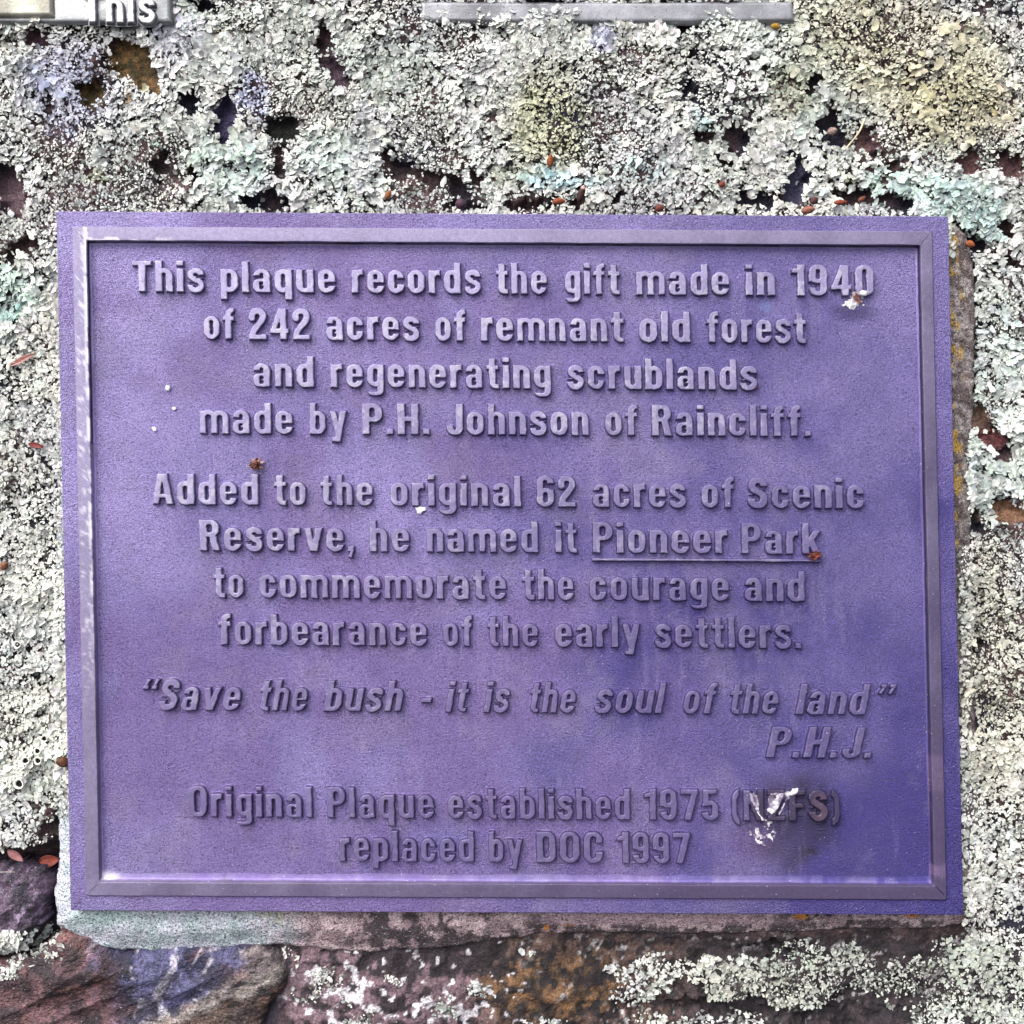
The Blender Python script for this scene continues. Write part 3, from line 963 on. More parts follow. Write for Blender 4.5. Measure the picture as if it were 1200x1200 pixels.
splat(nz_shape, 868, 918, 945, 1000, 'white smear of bird dropping over the bracketed letters near the bottom', lambda x, y: lerp(srgb(206, 204, 210), srgb(118, 106, 130), np.maximum(sst(.42, .66, fbm(x, y, 4.5, 3, 246)), .75 * (x < 890) * (y < 946))), .55)


def forty_shape(x, y):
    a = poly_sdf(x, y, [(990, 352), (997, 349), (1004, 353), (1006, 356), (1001, 362), (996, 361)])
    b = ell(x, y, 1010.5, 344.5, 4, 5, 30) * 4 - 4
    c = ell(x, y, 1004, 350, 5.0, 8, -35) * 5 - 5
    n = fbm(x, y, 3.4, 3, 262)
    sp = ell(x, y, 1003, 352, 17, 13) * 8 - 8 + 26 * np.maximum(.70 - n, .0)
    return np.minimum(np.minimum.reduce([a, b, c]) + 6 * np.maximum(fbm(x, y, 4, 3, 264) - .55, 0), sp)


def forty_col(x, y):
    brown = 1 - sst(.6, 1.25, ell(x, y, 1005, 350, 4.6, 8.5, -30) + .9 * (fbm(x, y, 4, 3, 266) - .5))
    return lerp(lerp(srgb(232, 232, 232), srgb(176, 168, 178), sst(.5, .7, fbm(x, y, 4, 2, 268))), lerp(srgb(84, 54, 54), srgb(140, 96, 94), sst(.35, .65, fbm(x, y, 3, 3, 270))), brown)


splat(forty_shape, 982, 336, 1022, 368, 'white and brown bird dropping at the foot of the last digits of 1940', forty_col, 1.9)

# ------------------------------------------------------------------ old grey plates at the top, half overgrown
def plate(name, pts, z, cols, label):
    me = relief(name, pts, lambda X, Y, d: z + .4 * (fbm(X, Y, 20, 2, 250) - .5) - 1.5 * (1 - sst(0, 2.5, -d)),
                lambda X, Y, d: lerp(cols[0], cols[1], sst(.3, .7, fbm(X, Y, 30, 3, 252))), M_GREY, step=1.6, skirt=z - 9, wob=.5, seed=4)
    return put(name, me, label=label, cat='metal plate', group='old grey plates half under lichen')


pl_a = plate('metal_plate', [(-140, -140), (193, -140), (194, 18), (60, 19), (-140, 18)], -16, (srgb(126, 128, 131), srgb(160, 162, 162)),
             'grey metal plate at the top edge with cut off raised letters')
pl_b = plate('metal_plate', [(492, -7), (760, -6), (933, -7), (936, 16), (720, 17), (492, 16)], -19, (srgb(116, 116, 121), srgb(146, 146, 152)),
             'narrow grey metal strip along the top edge without letters')
me = relief('border', [(-140, -140), (56, -140), (56, 13), (-140, 13)], lambda X, Y, d: -11.2 - 1.6 * (1 - sst(0, 2.5, -d)),
            lambda X, Y, d: lerp(srgb(128, 126, 116), srgb(166, 163, 152), sst(.3, .7, fbm(X, Y, 25, 3, 255))), M_GREY, step=1.6, skirt=-17, wob=.5, seed=5)
put('border', me, pl_a)


def top_letters():
    X, Y = np.meshgrid(np.arange(80, 196, .62), np.arange(-26, 30, .62))
    k = D / (D + 12)
    d = word_field(600 + (X - 600) * k, 600 + (Y - 600) * k, 'This', 97, 182.5, np.full(X.shape, 27.0), 0)
    z, d = letter_profile(d, X, Y, 6.0, .1)
    used, q = grid_faces(d < 2.4)
    put('lettering', mesh_np('lettering', loc(X[used], Y[used], -16.4 + z[used]), q, None,
                             lerp(srgb(104, 105, 111), srgb(170, 170, 177), sst(.6, .9, z[used] / 6)), mat=M_GREY), pl_a)


top_letters()


# ------------------------------------------------------------------ lichen
def plates_d(x, y):                                  # <0 on the grey plates
    a = np.maximum(x - 201, y - 20 - 3 * np.sin(x * .55) + 5 * (fbm(x, y, 7, 2, 298) - .5))
    b = np.maximum(np.maximum(494 - x, x - 930), np.maximum(3 - y, y - 17 - 3 * np.sin(x * .5) + 5 * (fbm(x, y, 7, 2, 299) - .5)))
    return np.minimum(a, b)


def lichen_cover(x, y):
    x, y = ph(x), ph(y)
    c = .98 + .85 * (fbm(x, y, 34, 3, 300) - .5) + .3 * (fbm(x, y, 110, 2, 304) - .5)
    c = lerp(-.1, c, sst(.72, 1.12, bare_mask(600 + (x - 600) / KB, 600 + (y - 600) / KB)))
    # thinner at the sparse parts
    for e, a in (((190, 205, 60, 34, 0), .30), ((500, 222, 90, 20, 5), .28), ((850, 130, 40, 80, 15), .25), ((980, 200, 80, 40, 20), .3), ((40, 300, 50, 40, 0), .2),
                 ((1150, 300, 60, 50, 0), .25), ((1165, 560, 40, 90, 0), .15), ((60, 960, 40, 40, 0), .25), ((250, 130, 70, 60, 0), .12), ((620, 240, 90, 12, 0), .3)):
        c = c - a * (1 - sst(.4, 1.2, ell(x, y, *e)))
    # bottom strip: only patches of it
    wx = x + 70 * (fbm(x, y, 34, 4, 310, .65) - .5)
    wy = y + 52 * (fbm(x, y, 30, 4, 313, .65) - .5)
    low = sst(1072, 1086, y)
    p = np.full(np.shape(x), -1.0)
    for e in ((760, 1150, 50, 22, -25), (860, 1145, 80, 24, 5), (960, 1135, 90, 24, -4), (1060, 1140, 80, 26, -6), (1150, 1130, 90, 44, -20), (1180, 1180, 60, 44, 0), (1100, 1185, 50, 22, 0),
              (930, 1165, 46, 12, 0), (820, 1205, 70, 14, 0), (372, 1152, 26, 14, -30), (395, 1168, 18, 9, 40), (525, 1180, 22, 18, 20), (565, 1160, 12, 6, 20), (455, 1152, 12, 7, 20), (610, 1116, 12, 5, 10), (640, 1205, 30, 8, 0), (345, 1128, 10, 7, 0), (720, 1142, 20, 10, 0), (420, 1195, 30, 12, 0), (760, 1196, 24, 10, 0), (470, 1215, 60, 14, 0),
              (-10, 1118, 60, 24, -12), (44, 1104, 32, 15, -25), (20, 1128, 46, 13, -18)):
        p = np.maximum(p, 1.1 - ell(wx, wy, *e))
    c = c * (1 - low) + low * np.where(p > 0, np.minimum(.82, .15 + 1.5 * p) + 1.3 * (fbm(x, y, 15, 3, 315) - .5), -.2 + .16 * (fbm(x, y, 9, 2, 316) > .6))
    # left hollow and stones
    hole = sst(992, 1004, y + 10 * (fbm(x, y, 14, 2, 318) - .5) + .18 * x) * (1 - sst(240, 330, x)) * (1 - low)
    c = c - 1.3 * hole
    return c


_cr = np.random.default_rng(21)
COLONY = np.column_stack([_cr.uniform(-160, 1360, 420), _cr.uniform(-160, 1360, 420), _cr.uniform(22, 62, 420)])
COLONY_TINT = np.array([srgb(222, 222, 216), srgb(206, 210, 204), srgb(212, 212, 198), srgb(214, 216, 218), srgb(196, 204, 192), srgb(226, 224, 214), srgb(204, 202, 208)])


def colony(x, y):
    """nearest rosette: relative distance (0 centre, 1 rim), direction outwards, index, and closeness of two rims"""
    wx = x + 22 * (fbm(x, y, 18, 3, 401) - .5)
    wy = y + 22 * (fbm(x, y, 18, 3, 405) - .5)
    b1 = np.full(x.shape, 1e9)
    b2 = np.full(x.shape, 1e9)
    idx = np.zeros(x.shape, int)
    for i, (cx, cy, r) in enumerate(COLONY):
        d = np.hypot(wx - cx, wy - cy) - r
        closer = d < b1
        b2 = np.where(closer, b1, np.minimum(b2, d))
        b1 = np.where(closer, d, b1)
        idx = np.where(closer, i, idx)
    ang = np.arctan2(y - COLONY[idx, 1], x - COLONY[idx, 0])
    return 1 + b1 / COLONY[idx, 2], ang, idx, b2 - b1


def lichen_lift(x, y):
    return (4 + 6 * fbm(x, y, 44, 3, 320) + 4 * (fbm(x, y, 16, 2, 324) - .5) * 2) * (1 - .55 * sst(1075, 1100, y))


TINTS = [  # ellipse, colour, strength
    ((72, 95, 66, 60, 20), srgb(176, 176, 214), .75), ((300, 112, 26, 30, 0), srgb(184, 188, 232), .9), ((72, 150, 30, 20, 0), srgb(184, 186, 222), .7), ((706, 44, 18, 20, 0), srgb(204, 206, 244), .9),
    ((205, 40, 40, 30, 0), srgb(206, 204, 226), .6), ((640, 150, 55, 60, 20), srgb(190, 192, 140), .85), ((600, 205, 30, 20, 0), srgb(196, 202, 176), .7), ((650, 95, 40, 30, 0), srgb(204, 204, 176), .5),
    ((1060, 60, 160, 90, 20), srgb(198, 190, 148), .7), ((1110, 130, 70, 60, 0), srgb(196, 186, 142), .6), ((925, 105, 34, 34, 0), srgb(206, 206, 172), .7), ((1180, 140, 30, 30, 0), srgb(190, 176, 140), .5),
    ((1150, 130, 24, 16, 0), srgb(176, 158, 110), .5), ((270, 195, 60, 40, 0), srgb(206, 222, 214), .8), ((385, 185, 46, 40, 0), srgb(214, 226, 220), .8), ((655, 212, 60, 16, 5), srgb(186, 216, 222), .9),
    ((745, 205, 50, 20, 0), srgb(196, 216, 212), .7), ((1040, 225, 30, 24, 0), srgb(190, 214, 206), .8), ((1115, 230, 60, 34, 10), srgb(190, 214, 208), .8), ((1160, 262, 34, 26, 0), srgb(180, 206, 200), .8),
    ((15, 345, 34, 36, 0), srgb(196, 220, 210), .8), ((12, 365, 26, 12, 0), srgb(150, 190, 182), .7), ((825, 140, 14, 14, 0), srgb(180, 208, 210), .8), ((1165, 440, 50, 130, 0), srgb(208, 220, 216), .6), ((1160, 560, 50, 60, 0), srgb(206, 218, 212), .6),
    ((1165, 800, 60, 160, 0), srgb(188, 184, 156), .6), ((1170, 680, 40, 60, 0), srgb(214, 210, 190), .5), ((1150, 1150, 90, 60, 0), srgb(186, 194, 180), .75), ((960, 1150, 240, 46, 0), srgb(174, 178, 166), .8), ((1000, 207, 9, 5, 0), srgb(170, 196, 74), .9),
    ((330, 205, 14, 14, 0), srgb(214, 226, 220), .6), ((110, 208, 20, 12, 0), srgb(206, 212, 178), .8), ((178, 168, 8, 6, 0), srgb(160, 200, 184), .8), ((147, 116, 4, 5, 0), srgb(206, 160, 60), .9), ((258, 33, 6, 5, 0), srgb(206, 166, 60), .9),
    ((174, 100, 14, 10, 0), srgb(176, 166, 92), .8), ((560, 250, 400, 12, 0), srgb(206, 204, 196), .5), ((1170, 185, 30, 20, 0), srgb(176, 190, 160), .4),
]
BIGLOBES = [(280, 195, 62, 42), (385, 190, 46, 50), (235, 200, 40, 40), (655, 212, 60, 16), (1040, 225, 40, 30), (1115, 225, 70, 40), (1165, 262, 40, 26), (15, 345, 50, 60), (55, 340, 30, 40), (1170, 450, 40, 130),
            (1165, 560, 50, 60), (1000, 215, 60, 34), (1160, 1130, 70, 40), (1140, 1190, 50, 30), (420, 190, 40, 50), (30, 1110, 60, 30), (925, 190, 50, 50), (250, 70, 40, 30), (360, 230, 60, 20), (760, 30, 40, 30)]


def lichen_col(x, y, n):
    x, y = ph(x), ph(y)
    c = np.tile(srgb(226, 226, 221), (n, 1))
    c = lerp(c, srgb(212, 216, 212), sst(.35, .65, fbm(x, y, 70, 3, 330))[:, None])
    c = lerp(c, srgb(226, 226, 218), ((x < 90) * .6)[:, None])
    wx = x + 30 * (fbm(x, y, 26, 3, 334) - .5)
    wy = y + 30 * (fbm(x, y, 26, 3, 337) - .5)
    for e, k, s in TINTS:
        c = lerp(c, k, (s * (1 - sst(.5, 1.15, ell(wx, wy, *e))))[:, None])
    v = rng.normal(0, 1, (n, 1))
    c = c * (1 + .15 * v) * (1 + .03 * rng.normal(0, 1, (n, 3)))
    return np.clip(c * .80, .01, .9)


def flakes(x, y, z, r, tilt, lobes_amp, curl, col, seg_n=9, aim=None):
    """thin lobed scales: centre, inner ring, rim"""
    n = len(x)
    th = np.linspace(0, 2 * np.pi, seg_n, endpoint=False)[None, :]
    yaw = rng.uniform(0, 2 * np.pi, (n, 1))
    k = rng.integers(2, 5, (n, 1))
    rad = 1 + lobes_amp * np.cos(k * th + yaw * 3) + .09 * rng.normal(0, 1, (n, seg_n))
    rad = np.clip(rad, .45, 1.6)
    el = rng.uniform(.45, 1.0, (n, 1))
    cu = curl * rng.normal(-.05, .75, (n, 1))
    ru = .10 * rng.normal(0, 1, (n, seg_n)) + .16 * np.cos(k * th + yaw * 3 + 1.0)
    pts = np.zeros((n, 1 + 2 * seg_n, 3))
    for j, (f, zc) in enumerate(((.55, .3), (1.0, 1.0))):
        s_ = slice(1 + j * seg_n, 1 + (j + 1) * seg_n)
        pts[:, s_, 0] = np.cos(th) * rad * f
        pts[:, s_, 1] = np.sin(th) * rad * f * el
        pts[:, s_, 2] = zc * (cu + ru * (j == 1)) * .9
    pts *= r[:, None, None]
    cy, sy_ = np.cos(yaw), np.sin(yaw)
    X0 = pts[..., 0] * cy - pts[..., 1] * sy_
    Y0 = pts[..., 0] * sy_ + pts[..., 1] * cy
    ta = tilt * np.abs(rng.normal(0, 1, (n, 1)))
    ta = np.clip(ta, 0, 1.25)
    ax = rng.uniform(0, 2 * np.pi, (n, 1)) if aim is None else aim[:, None] + rng.normal(0, .8, (n, 1))
    ux, uy = np.cos(ax), np.sin(ax)                  # scale rises towards (ux, uy)
    a = X0 * ux + Y0 * uy
    b = -X0 * uy + Y0 * ux
    Z0 = pts[..., 2]
    a2 = a * np.cos(ta) - Z0 * np.sin(ta)
    Z2 = a * np.sin(ta) + Z0 * np.cos(ta)
    X2 = a2 * ux - b * uy
    Y2 = a2 * uy + b * ux
    co = loc(x[:, None] + X2, y[:, None] + Y2, z[:, None] + Z2)
    nv = 1 + 2 * seg_n
    base = (np.arange(n) * nv)[:, None]
    i = np.arange(seg_n)
    j = (i + 1) % seg_n
    tri = np.stack([np.broadcast_to(base, (n, seg_n)), base + 1 + i, base + 1 + j], -1)
    quad = np.stack([base + 1 + i, base + 1 + seg_n + i, base + 1 + seg_n + j, base + 1 + j], -1)
    # y runs down, so turn the winding to face outwards
    C = np.repeat(col[:, None, :], nv, 1)
    return co.reshape(-1, 3), quad.reshape(-1, 4)[:, ::-1], tri.reshape(-1, 3)[:, ::-1], C.reshape(-1, 3)


def scatter(n, x0=-90, y0=-90, x1=1290, y1=1290):
    x = rng.uniform(x0, x1, n)
    y = rng.uniform(y0, y1, n)
    ok = ~inside_plaque(x, y, 5)
    return x[ok], y[ok]


def bigness(x, y):
    x, y = ph(x), ph(y)
    wx = x + 24 * (fbm(x, y, 20, 2, 341) - .5)
    wy = y + 24 * (fbm(x, y, 20, 2, 344) - .5)
    m = np.full(x.shape, 9.0)
    for e in BIGLOBES:
        m = np.minimum(m, ell(wx, wy, *e))
    return 1 - sst(.7, 1.1, m)


def lichen_filter(x, y, lo, keep_plate=False):
    c = lichen_cover(x, y)
    px, py = ph(x), ph(y)
    ok = (rng.uniform(0, 1, len(x)) < np.clip(c - lo, 0, 1)) & (plates_d(px, py) > 0)
    inner = np.minimum.reduce(plaque_uv(x, y))
    right = (x > 1128) | (y < 300) | (inner < -14)
    padok = poly_sdf(x, y, PAD) > 3
    ok &= padok | ((y < 300) & (x < 1120)) | ((x < 90) & (y < 965)) | (y > 1085) | ((x > 1128) & (y > 640)) | ((x > 1142) & (y > 500))
    ok &= ~((poly_sdf(x, y, PAD) < 2) & (y > 1050) & (x < 1135))
    ok &= ~((poly_sdf(x, y, STONE_BANDED) < -3) & (lichen_cover(x, y) < .4))
    return x[ok], y[ok]


def ground_z(x, y):
    z = rock_z(x, y)
    inpad = poly_sdf(x, y, PAD)
    z = np.where(inpad < 0, np.maximum(z, mortar_z(x, y, inpad)), z)
    for s_, f in ((STONE_BANDED, banded_z), (STONE_PURPLE, purple_z)):
        d = poly_sdf(x, y, s_)
        z = np.where(d < 0, np.maximum(z, f(x, y, d)), z)
    return z


def build_lichen():
    parts = []
    # under-layer: small dull scales close to the rock
    x, y = lichen_filter(*scatter(60000), .05)
    r = rng.uniform(1.6, 3.6, len(x))
    z = ground_z(x, y) + lichen_lift(x, y) * rng.uniform(.1, .5, len(x))
    parts.append(flakes(x, y, z, r, .45, .25, .35, lichen_col(x, y, len(x)) * .40, 7))
    # main layer: crumbly scales, shingled outwards from the middle of every rosette
    x, y = lichen_filter(*scatter(320000), .12)
    rel, ang, idx, rim = colony(x, y)
    keep = (rng.uniform(0, 1, len(x)) < .28 + .72 * sst(0, 5, rim)) & ~((inside_plaque(x, y, -2)) & (y > 262))
    x, y, rel, ang, idx, rim = (v[keep] for v in (x, y, rel, ang, idx, rim))
    b = bigness(x, y)
    fine = sst(.35, .65, fbm(x, y, 90, 2, 350))
    r = rng.gamma(5, 1 / 5, len(x)) * (1.42 + .85 * (1 - fine)) * (1 - .22 * sst(1075, 1100, y)) * (1 + .3 * b) * (.8 + .45 * sst(.3, 1.0, rel))
    dome = 3.5 * (1 - np.clip(rel, 0, 1.2) ** 2)
    z = ground_z(x, y) + lichen_lift(x, y) * rng.uniform(.75, 1.05, len(x)) + dome + rng.uniform(0, 2.2, len(x)) - 2.5 * (1 - sst(0, 7, rim))
    col = lerp(lichen_col(x, y, len(x)), COLONY_TINT[idx % 7] * .8, .35)
    parts.append(flakes(x, y, z, r, .42, .28, .32, col, 9, aim=ang))
    # leafy lobes on the larger rosettes
    x, y = lichen_filter(*scatter(90000), .2)
    rel, ang, idx, rim = colony(x, y)
    b = bigness(x, y)
    ok = (rng.uniform(0, 1, len(x)) < b * .40 + .06 * sst(.75, 1.0, rel) + .006) & ~(inside_plaque(x, y, -5))
    x, y, rel, ang = x[ok], y[ok], rel[ok], ang[ok]
    r = rng.uniform(3.4, 7.0, len(x)) * (1 - .35 * sst(1075, 1100, y))
    z = ground_z(x, y) + lichen_lift(x, y) * 1.05 + rng.uniform(1, 4, len(x)) + 2.5 * (1 - np.clip(rel, 0, 1.2) ** 2)
    parts.append(flakes(x, y, z, r, .30, .34, .20, lichen_col(x, y, len(x)), 15, aim=ang))
    co, q, t, c, off = [], [], [], [], 0
    for a, b_, d, e in parts:
        co.append(a)
        q.append(b_ + off)
        t.append(d + off)
        c.append(e)
        off += len(a)
    me = mesh_np('lichen', np.concatenate(co), np.concatenate(q), np.concatenate(t), np.concatenate(c), mat=M_LICHEN)
    put('lichen', me, label='pale grey and green crusty lichen covering the rock all round the plaque', cat='lichen', kind='stuff')


build_lichen()


# ------------------------------------------------------------------ small things lying on lichen and plaque
def surf(x, y):
    xx, yy = np.array([float(x)]), np.array([float(y)])
    return float((ground_z(xx, yy) + lichen_lift(xx, yy))[0])


def spheroid(name, a, b, c, col, mat, bump=.08, nu=20, nv=12, point=0.0, bend=0.0, tip=None):
    V, F, C = [], [], []
    for j in range(nv + 1):
        ph = math.pi * j / nv
        for i in range(nu):
            t = 2 * math.pi * i / nu
            k = 1 + bump * (math.sin(3 * t + j) * .5 + math.sin(5 * t - 2 * j) * .3) * math.sin(ph)
            sx = math.cos(ph)
            rad = math.sin(ph) * (1 - point * max(sx, 0) ** 1.5)
            V.append((a * sx * U, (b * rad * math.cos(t) * k + bend * sx * sx) * U, c * rad * math.sin(t) * k * U))
            cc = col
            if tip is not None and sx > .62:
                cc = tip
            C.append(cc)
    for j in range(nv):
        for i in range(nu):
            F.append((j * nu + i, j * nu + (i + 1) % nu, (j + 1) * nu + (i + 1) % nu, (j + 1) * nu + i))
    return mesh_np(name, np.array(V), np.array(F), None, np.array(C), mat=mat)


def rotz(deg, tilt=0):
    return Matrix.Rotation(math.radians(deg), 4, 'Z') @ Matrix.Rotation(math.radians(tilt), 4, 'Y')


def lay(x, y, lift, on=None):
    """true position for a thing seen at (x, y) on the lichen, or on the plaque when on is its height"""
    z = on
    if z is None:
        z = surf(*seen(x, y, -20)) + 2
    z += lift
    X, Y = seen(x, y, z)
    return (X, Y, z)


OR, RB, DK = srgb(176, 92, 46), srgb(118, 56, 46), srgb(62, 40, 50)
SEEDS = [  # x, y, half length, half width, angle, colour, label, pointed, tip
    (645, 188, 7.5, 3.8, 88, OR, 'upright orange seed on yellowish lichen above the plaque', .35, None),
    (455, 228, 5.5, 3.6, 60, srgb(188, 118, 66), 'pale orange seed left of the dark hollow above the plaque', .3, None),
    (655, 236, 7.5, 4.0, 5, srgb(170, 84, 50), 'orange seed lying level just above the plaque edge', .3, None),
    (681, 227, 10, 4.2, 70, srgb(70, 46, 46), 'dark brown pod with a pale pink tip on bluish lichen', .2, srgb(196, 150, 146)),
    (540, 239, 6.5, 6.2, 0, srgb(82, 54, 84), 'round dark purple berry at the top edge of the plaque', .0, None),
    (773, 244, 5.5, 4.4, 10, srgb(128, 56, 50), 'dark red seed at the plaque edge right of its middle', .2, None),
    (947, 246, 8.0, 4.6, 8, srgb(176, 112, 96), 'pinkish brown seed on the plaque edge under dark stones', .25, None),
    (985, 237, 8.0, 2.8, 4, srgb(170, 70, 48), 'thin orange red seed near the upper right corner of the plaque', .4, None),
    (1010, 233, 5.0, 2.6, 30, srgb(150, 84, 62), 'small brown seed right of the thin orange red one', .3, None),
    (954, 235, 5.2, 4.4, 40, srgb(96, 50, 56), 'dark reddish seed just above the pinkish brown one', .1, None),
    (1137, 286, 5.5, 4.2, -25, srgb(196, 104, 54), 'bright orange seed in the gap at the upper right corner', .3, None),
    (975, 154, 6.2, 4.8, 15, srgb(206, 176, 168), 'pale pink pebble in the dark gap above the plaque', .0, None),
    (909, 31, 5.5, 3.6, -15, srgb(206, 158, 40), 'yellow seed below the right end of the grey strip', .2, None),
    (846, 216, 4.5, 3.6, 30, srgb(150, 66, 46), 'red brown seed in lichen left of the blue stone', .2, None),
    (5, 663, 6.0, 4.6, 50, srgb(160, 104, 76), 'light brown seed at the left edge of the lichen', .2, None),
    (74, 893, 6.0, 8.0, 80, srgb(104, 62, 38), 'brown husk tucked against the left edge of the plaque', .1, None),
]
for (x, y, a, b, ang, col, lab, pt, tip) in SEEDS:
    kind_ = 'pebble' if 'pebble' in lab else 'berry' if 'berry' in lab else 'seed_pod' if 'pod' in lab else 'seed'
    me = spheroid(kind_, a, b, b * .8, lerp(col, srgb(92, 64, 52), .3) * .6, M_SEED, .16, point=pt, tip=tip)
    p = lay(x, y, b * .75)
    if y > 225 and y < 262 and 60 < x < 1112:
        p = lay(x, y, 0, on=max(p[2], 1.0))
    put(kind_, me, label=lab, cat={'seed': 'seed', 'berry': 'berry', 'pebble': 'pebble', 'seed_pod': 'seed pod'}[kind_],
        group='fallen seeds on the lichen' if kind_ == 'seed' else None, at=p, rot=rotz(ang, random.uniform(-18, 18)))


def leaf(a, b, col, col2, curl, seed):
    nu, nv = 16, 8
    V, F, C = [], [], []
    for i in range(nu + 1):
        t = i / nu
        w = b * math.sin(math.pi * t ** .85) ** .8
        for j in range(nv + 1):
            s_ = j / nv * 2 - 1
            V.append(((t * 2 - 1) * a * U, s_ * w * U, (curl * (s_ * s_ - .4) * b * .5 - .25 * curl * a * (2 * t - 1) ** 2 + .5 * math.sin(7 * t + seed)) * U))
            C.append(col * (1 - abs(s_)) + col2 * abs(s_))
    for i in range(nu):
        for j in range(nv):
            k = i * (nv + 1) + j
            F.append((k, k + nv + 1, k + nv + 2, k + 1))
    me = mesh_np('fallen_leaf', np.array(V), np.array(F), None, np.array(C), mat=M_LEAF)
    return me


for k, (x, y, a, b, ang, c1, c2, lab) in enumerate((
        (57, 1009, 12, 7.5, 6, srgb(150, 74, 58), srgb(120, 56, 46), 'red brown leaf against the lower left side of the mortar'),
        (18, 1003, 11, 5, -38, srgb(170, 120, 120), srgb(140, 92, 92), 'faded pink leaf above the dark purple stone'),
        (42, 522, 8.5, 3.2, -12, srgb(130, 54, 50), srgb(104, 42, 42), 'small dark red leaf on white lichen left of the plaque'),
        (26, 421, 16, 3.4, 28, srgb(120, 50, 52), srgb(176, 140, 130), 'narrow dark red leaf with pale rim, left of the plaque'))):
    o = put('fallen_leaf', leaf(a, b, c1, c2, .5, k), label=lab, cat='leaf', group='fallen leaves', at=lay(x, y, 8 if y > 1000 else 4), rot=rotz(ang, 8))
    sol = o.modifiers.new('thickness', 'SOLIDIFY')
    sol.thickness = 0.6 * U


def husk(r, cols, n, seed, el=.8):
    """spiky cluster of curled dry bracts"""
    rs = np.random.default_rng(seed)
    V, F, C = [], [], []
    for i in range(n):
        th, ph = rs.uniform(0, 2 * np.pi), rs.uniform(.1, 1.45)
        dr = np.array([math.cos(th) * math.sin(ph), math.sin(th) * math.sin(ph) * el, math.cos(ph) * .75])
        sd = np.cross(dr, rs.normal(0, 1, 3))
        sd /= np.linalg.norm(sd)
        nr = np.cross(dr, sd)
        L = r * rs.uniform(.6, 1.1)
        w = r * rs.uniform(.14, .26)
        b0 = len(V)
        k = cols[rs.integers(0, len(cols))] * rs.uniform(.75, 1.2)
        for t, ww in ((.12, .6), (.45, 1.0), (.75, .8), (1.0, .12)):
            cpt = dr * L * t + nr * (t * t) * L * .3
            for s_ in (-1, 0, 1):
                V.append((cpt + sd * w * ww * s_ + nr * (abs(s_) * w * .45)) * U)
                C.append(k)
        for t in range(3):
            for s_ in range(2):
                a = b0 + t * 3 + s_
                F.append((a, a + 3, a + 4, a + 1))
    # core
    b0 = len(V)
    for j in range(7):
        ph = math.pi * j / 6
        for i in range(10):
            t = 2 * math.pi * i / 10
            V.append(np.array([.42 * r * math.sin(ph) * math.cos(t), .36 * r * math.sin(ph) * math.sin(t), .36 * r * math.cos(ph) + .15 * r]) * U)
            C.append(cols[0] * .6)
    for j in range(6):
        for i in range(10):
            F.append((b0 + j * 10 + i, b0 + j * 10 + (i + 1) % 10, b0 + (j + 1) * 10 + (i + 1) % 10, b0 + (j + 1) * 10 + i))
    return mesh_np('seed_husk', np.array(V), np.array(F), None, np.array(C), smooth=False, mat=M_HUSK)


HB = [srgb(120, 74, 64), srgb(160, 112, 98), srgb(92, 52, 48), srgb(190, 150, 138)]
HR = [srgb(112, 56, 44), srgb(138, 74, 58), srgb(84, 42, 38), srgb(120, 60, 50)]
put('seed_husk', husk(11, HB, 34, 3, .8), label='spiky brown husk resting on top of the word Added', cat='seed husk', group='dry husks on the plaque', at=lay(301, 544, 1.5, on=1.0))
put('seed_husk', husk(9.5, HR, 30, 5, .95), label='reddish spiky husk at the right end of the underline', cat='seed husk', group='dry husks on the plaque', at=lay(953.5, 650.5, 1.5, on=3.0))
put('seed', spheroid('seed', 4.4, 3.2, 2.8, srgb(116, 58, 56), M_SEED, .15, point=.2), label='small brown seed at the foot of the word scrublands', cat='seed',
    group='fallen seeds on the lichen', at=lay(884.5, 452.5, 2.2, on=0.5), rot=rotz(60))


def chip(name, pts, h, col, label, cat, x, y, group):
    n = len(pts)
    V = [(px * U, -py * U, 0) for px, py in pts] + [(px * .8 * U, -py * .8 * U, h * (.7 + .5 * ((i * 37) % 5) / 5) * U) for i, (px, py) in enumerate(pts)] + [(0, 0, h * 1.15 * U)]
    q = [(i, (i + 1) % n, n + (i + 1) % n, n + i) for i in range(n)]
    t = [(n + i, n + (i + 1) % n, 2 * n) for i in range(n)]
    me = mesh_np(name, np.array(V), np.array(q)[:, ::-1], np.array(t)[:, ::-1], np.tile(col, (len(V), 1)), smooth=False, mat=M_DROP)
    put(name, me, label=label, cat=cat, group=group, at=lay(x, y, 0.2, on=0.3))


chip('lichen_flake', [(-7, -3), (-2, -5), (6, -3), (7, 0), (3, 1), (0, 5), (-4, 4), (-5, 0)], 2.2, srgb(224, 220, 232), 'largest white flake on the plaque, under the word original', 'flake', 493, 598, 'white flakes on the plaque')
chip('lichen_flake', [(-2.5, -3.5), (2, -3), (3, 0), (1.5, 3.6), (-2, 3), (-3, 0)], 2.6, srgb(228, 226, 224), 'small pale flake left of the line starting with and', 'flake', 197, 455, 'white flakes on the plaque')
chip('lichen_flake', [(-2, -2), (2, -2.4), (3, 0.5), (0, 2.6), (-2.4, 1)], 1.4, srgb(210, 204, 224), 'tiny pale flake left of the line starting with made', 'flake', 204, 479, 'white flakes on the plaque')
chip('lichen_flake', [(-3.4, -2), (0, -3.6), (3, -1), (2.6, 2.6), (-1, 3.2)], 1.3, srgb(206, 198, 222), 'greyish flake lowest of the three left of made', 'flake', 181, 503, 'white flakes on the plaque')


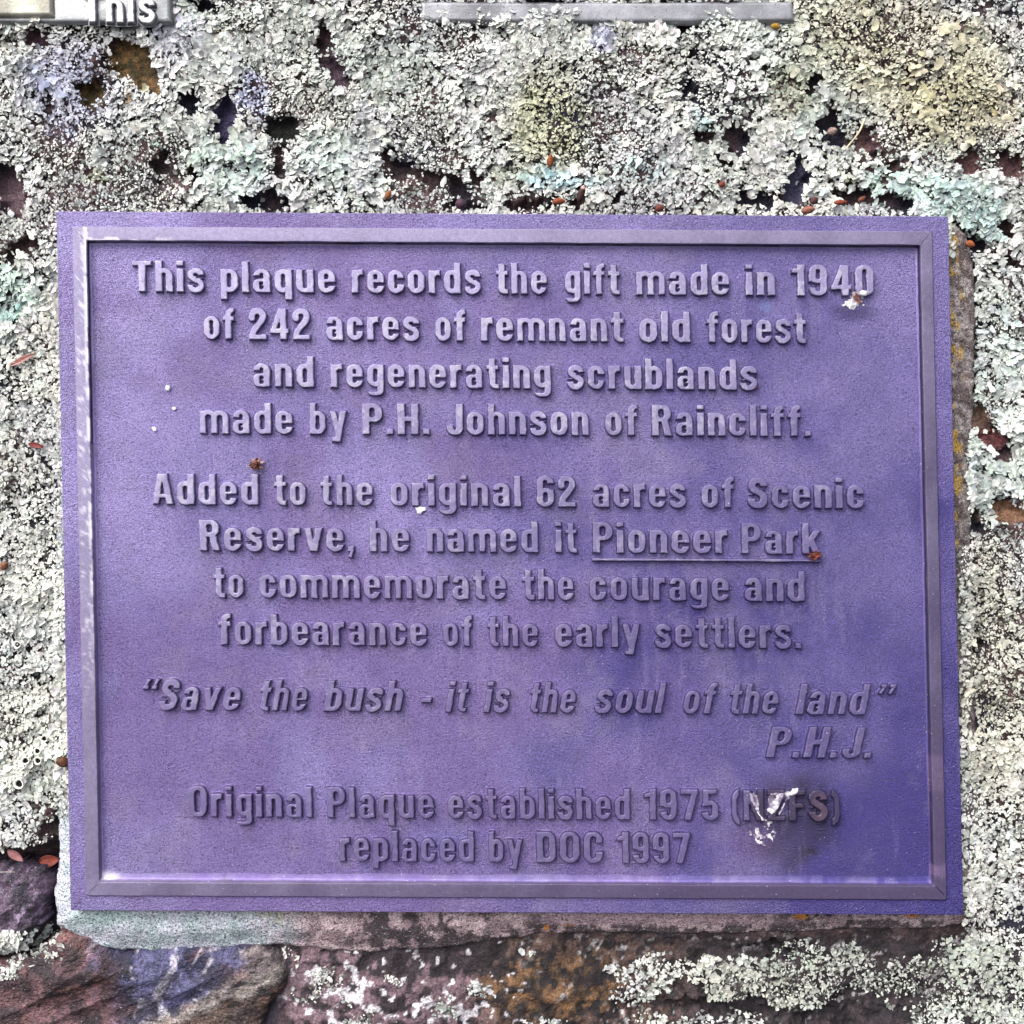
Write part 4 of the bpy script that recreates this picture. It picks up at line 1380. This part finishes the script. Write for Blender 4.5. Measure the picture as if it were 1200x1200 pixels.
# a dry grass stalk and the dark-eyed lichen cups left of the plaque
def stalk(p, q, r, col, label):
    a, b = np.array(lay(*p, 9)), np.array(lay(*q, 9))
    V, F = [], []
    n, m = 12, 6
    for i in range(n + 1):
        t = i / n
        c = a + (b - a) * t + np.array([2.0 * math.sin(3 * t), 1.5 * math.sin(5 * t), 3 * math.sin(math.pi * t)])
        for j in range(m):
            w = 2 * math.pi * j / m
            cc = c + np.array([math.cos(w) * r, math.sin(w) * r * .6, math.sin(w) * r])
            V.append(loc(np.array(cc[0]), cc[1], cc[2]))
    for i in range(n):
        for j in range(m):
            F.append((i * m + j, i * m + (j + 1) % m, (i + 1) * m + (j + 1) % m, (i + 1) * m + j))
    me = mesh_np('grass_stalk', np.array(V), np.array(F), None, np.tile(col, (len(V), 1)), mat=M_LEAF)
    put('grass_stalk', me, label=label, cat='stalk')


stalk((1013, 139), (991, 176), 1.3, srgb(186, 178, 150), 'pale dry grass stalk across the dark gap above the plaque')
stalk((50, 1016), (-6, 1024), .7, srgb(170, 160, 150), 'thin pale stalk below the red brown leaf')


def cup_mesh(r):
    V, F, C = [], [], []
    n = 18
    prof = [(.55, 0.0, 1), (.85, .5, 1), (1.0, .75, 1), (.86, .82, 1), (.66, .6, 1), (.58, .42, 0), (.3, .3, 0), (0.02, .28, 0)]
    for k, (f, z, c) in enumerate(prof):
        for i in range(n):
            t = 2 * math.pi * i / n
            w = 1 + .07 * math.sin(3 * t + k * .2)
            V.append((r * f * w * math.cos(t) * U, r * f * w * .92 * math.sin(t) * U, r * z * U))
            C.append(srgb(222, 222, 212) if c else srgb(22, 20, 22))
    for k in range(len(prof) - 1):
        for i in range(n):
            F.append((k * n + i, k * n + (i + 1) % n, (k + 1) * n + (i + 1) % n, (k + 1) * n + i))
    return mesh_np('lichen_cup', np.array(V), np.array(F), None, np.array(C), mat=M_LICHEN)


cm = cup_mesh(1.0)
for x, y, r, lab in ((22, 755, 5.0, 'dark centred lichen cup highest on the left edge lichen'), (31, 891, 5.2, 'dark centred lichen cup left of its close twin'),
                     (46, 891, 5.2, 'dark centred lichen cup right of its close twin'), (24, 918, 6.6, 'largest dark centred lichen cup, lowest of the cluster'),
                     (53, 865, 4.6, 'dark centred lichen cup uppermost of the cluster'), (45, 880, 4.6, 'pale small lichen cup in the middle of the cluster')):
    o = put('lichen_cup', cm, label=lab, cat='lichen cup', group='dark centred cups in the lichen', at=lay(x, y, 2), rot=rotz(random.uniform(0, 360), random.uniform(-10, 10)) @ Matrix.Scale(r, 4))
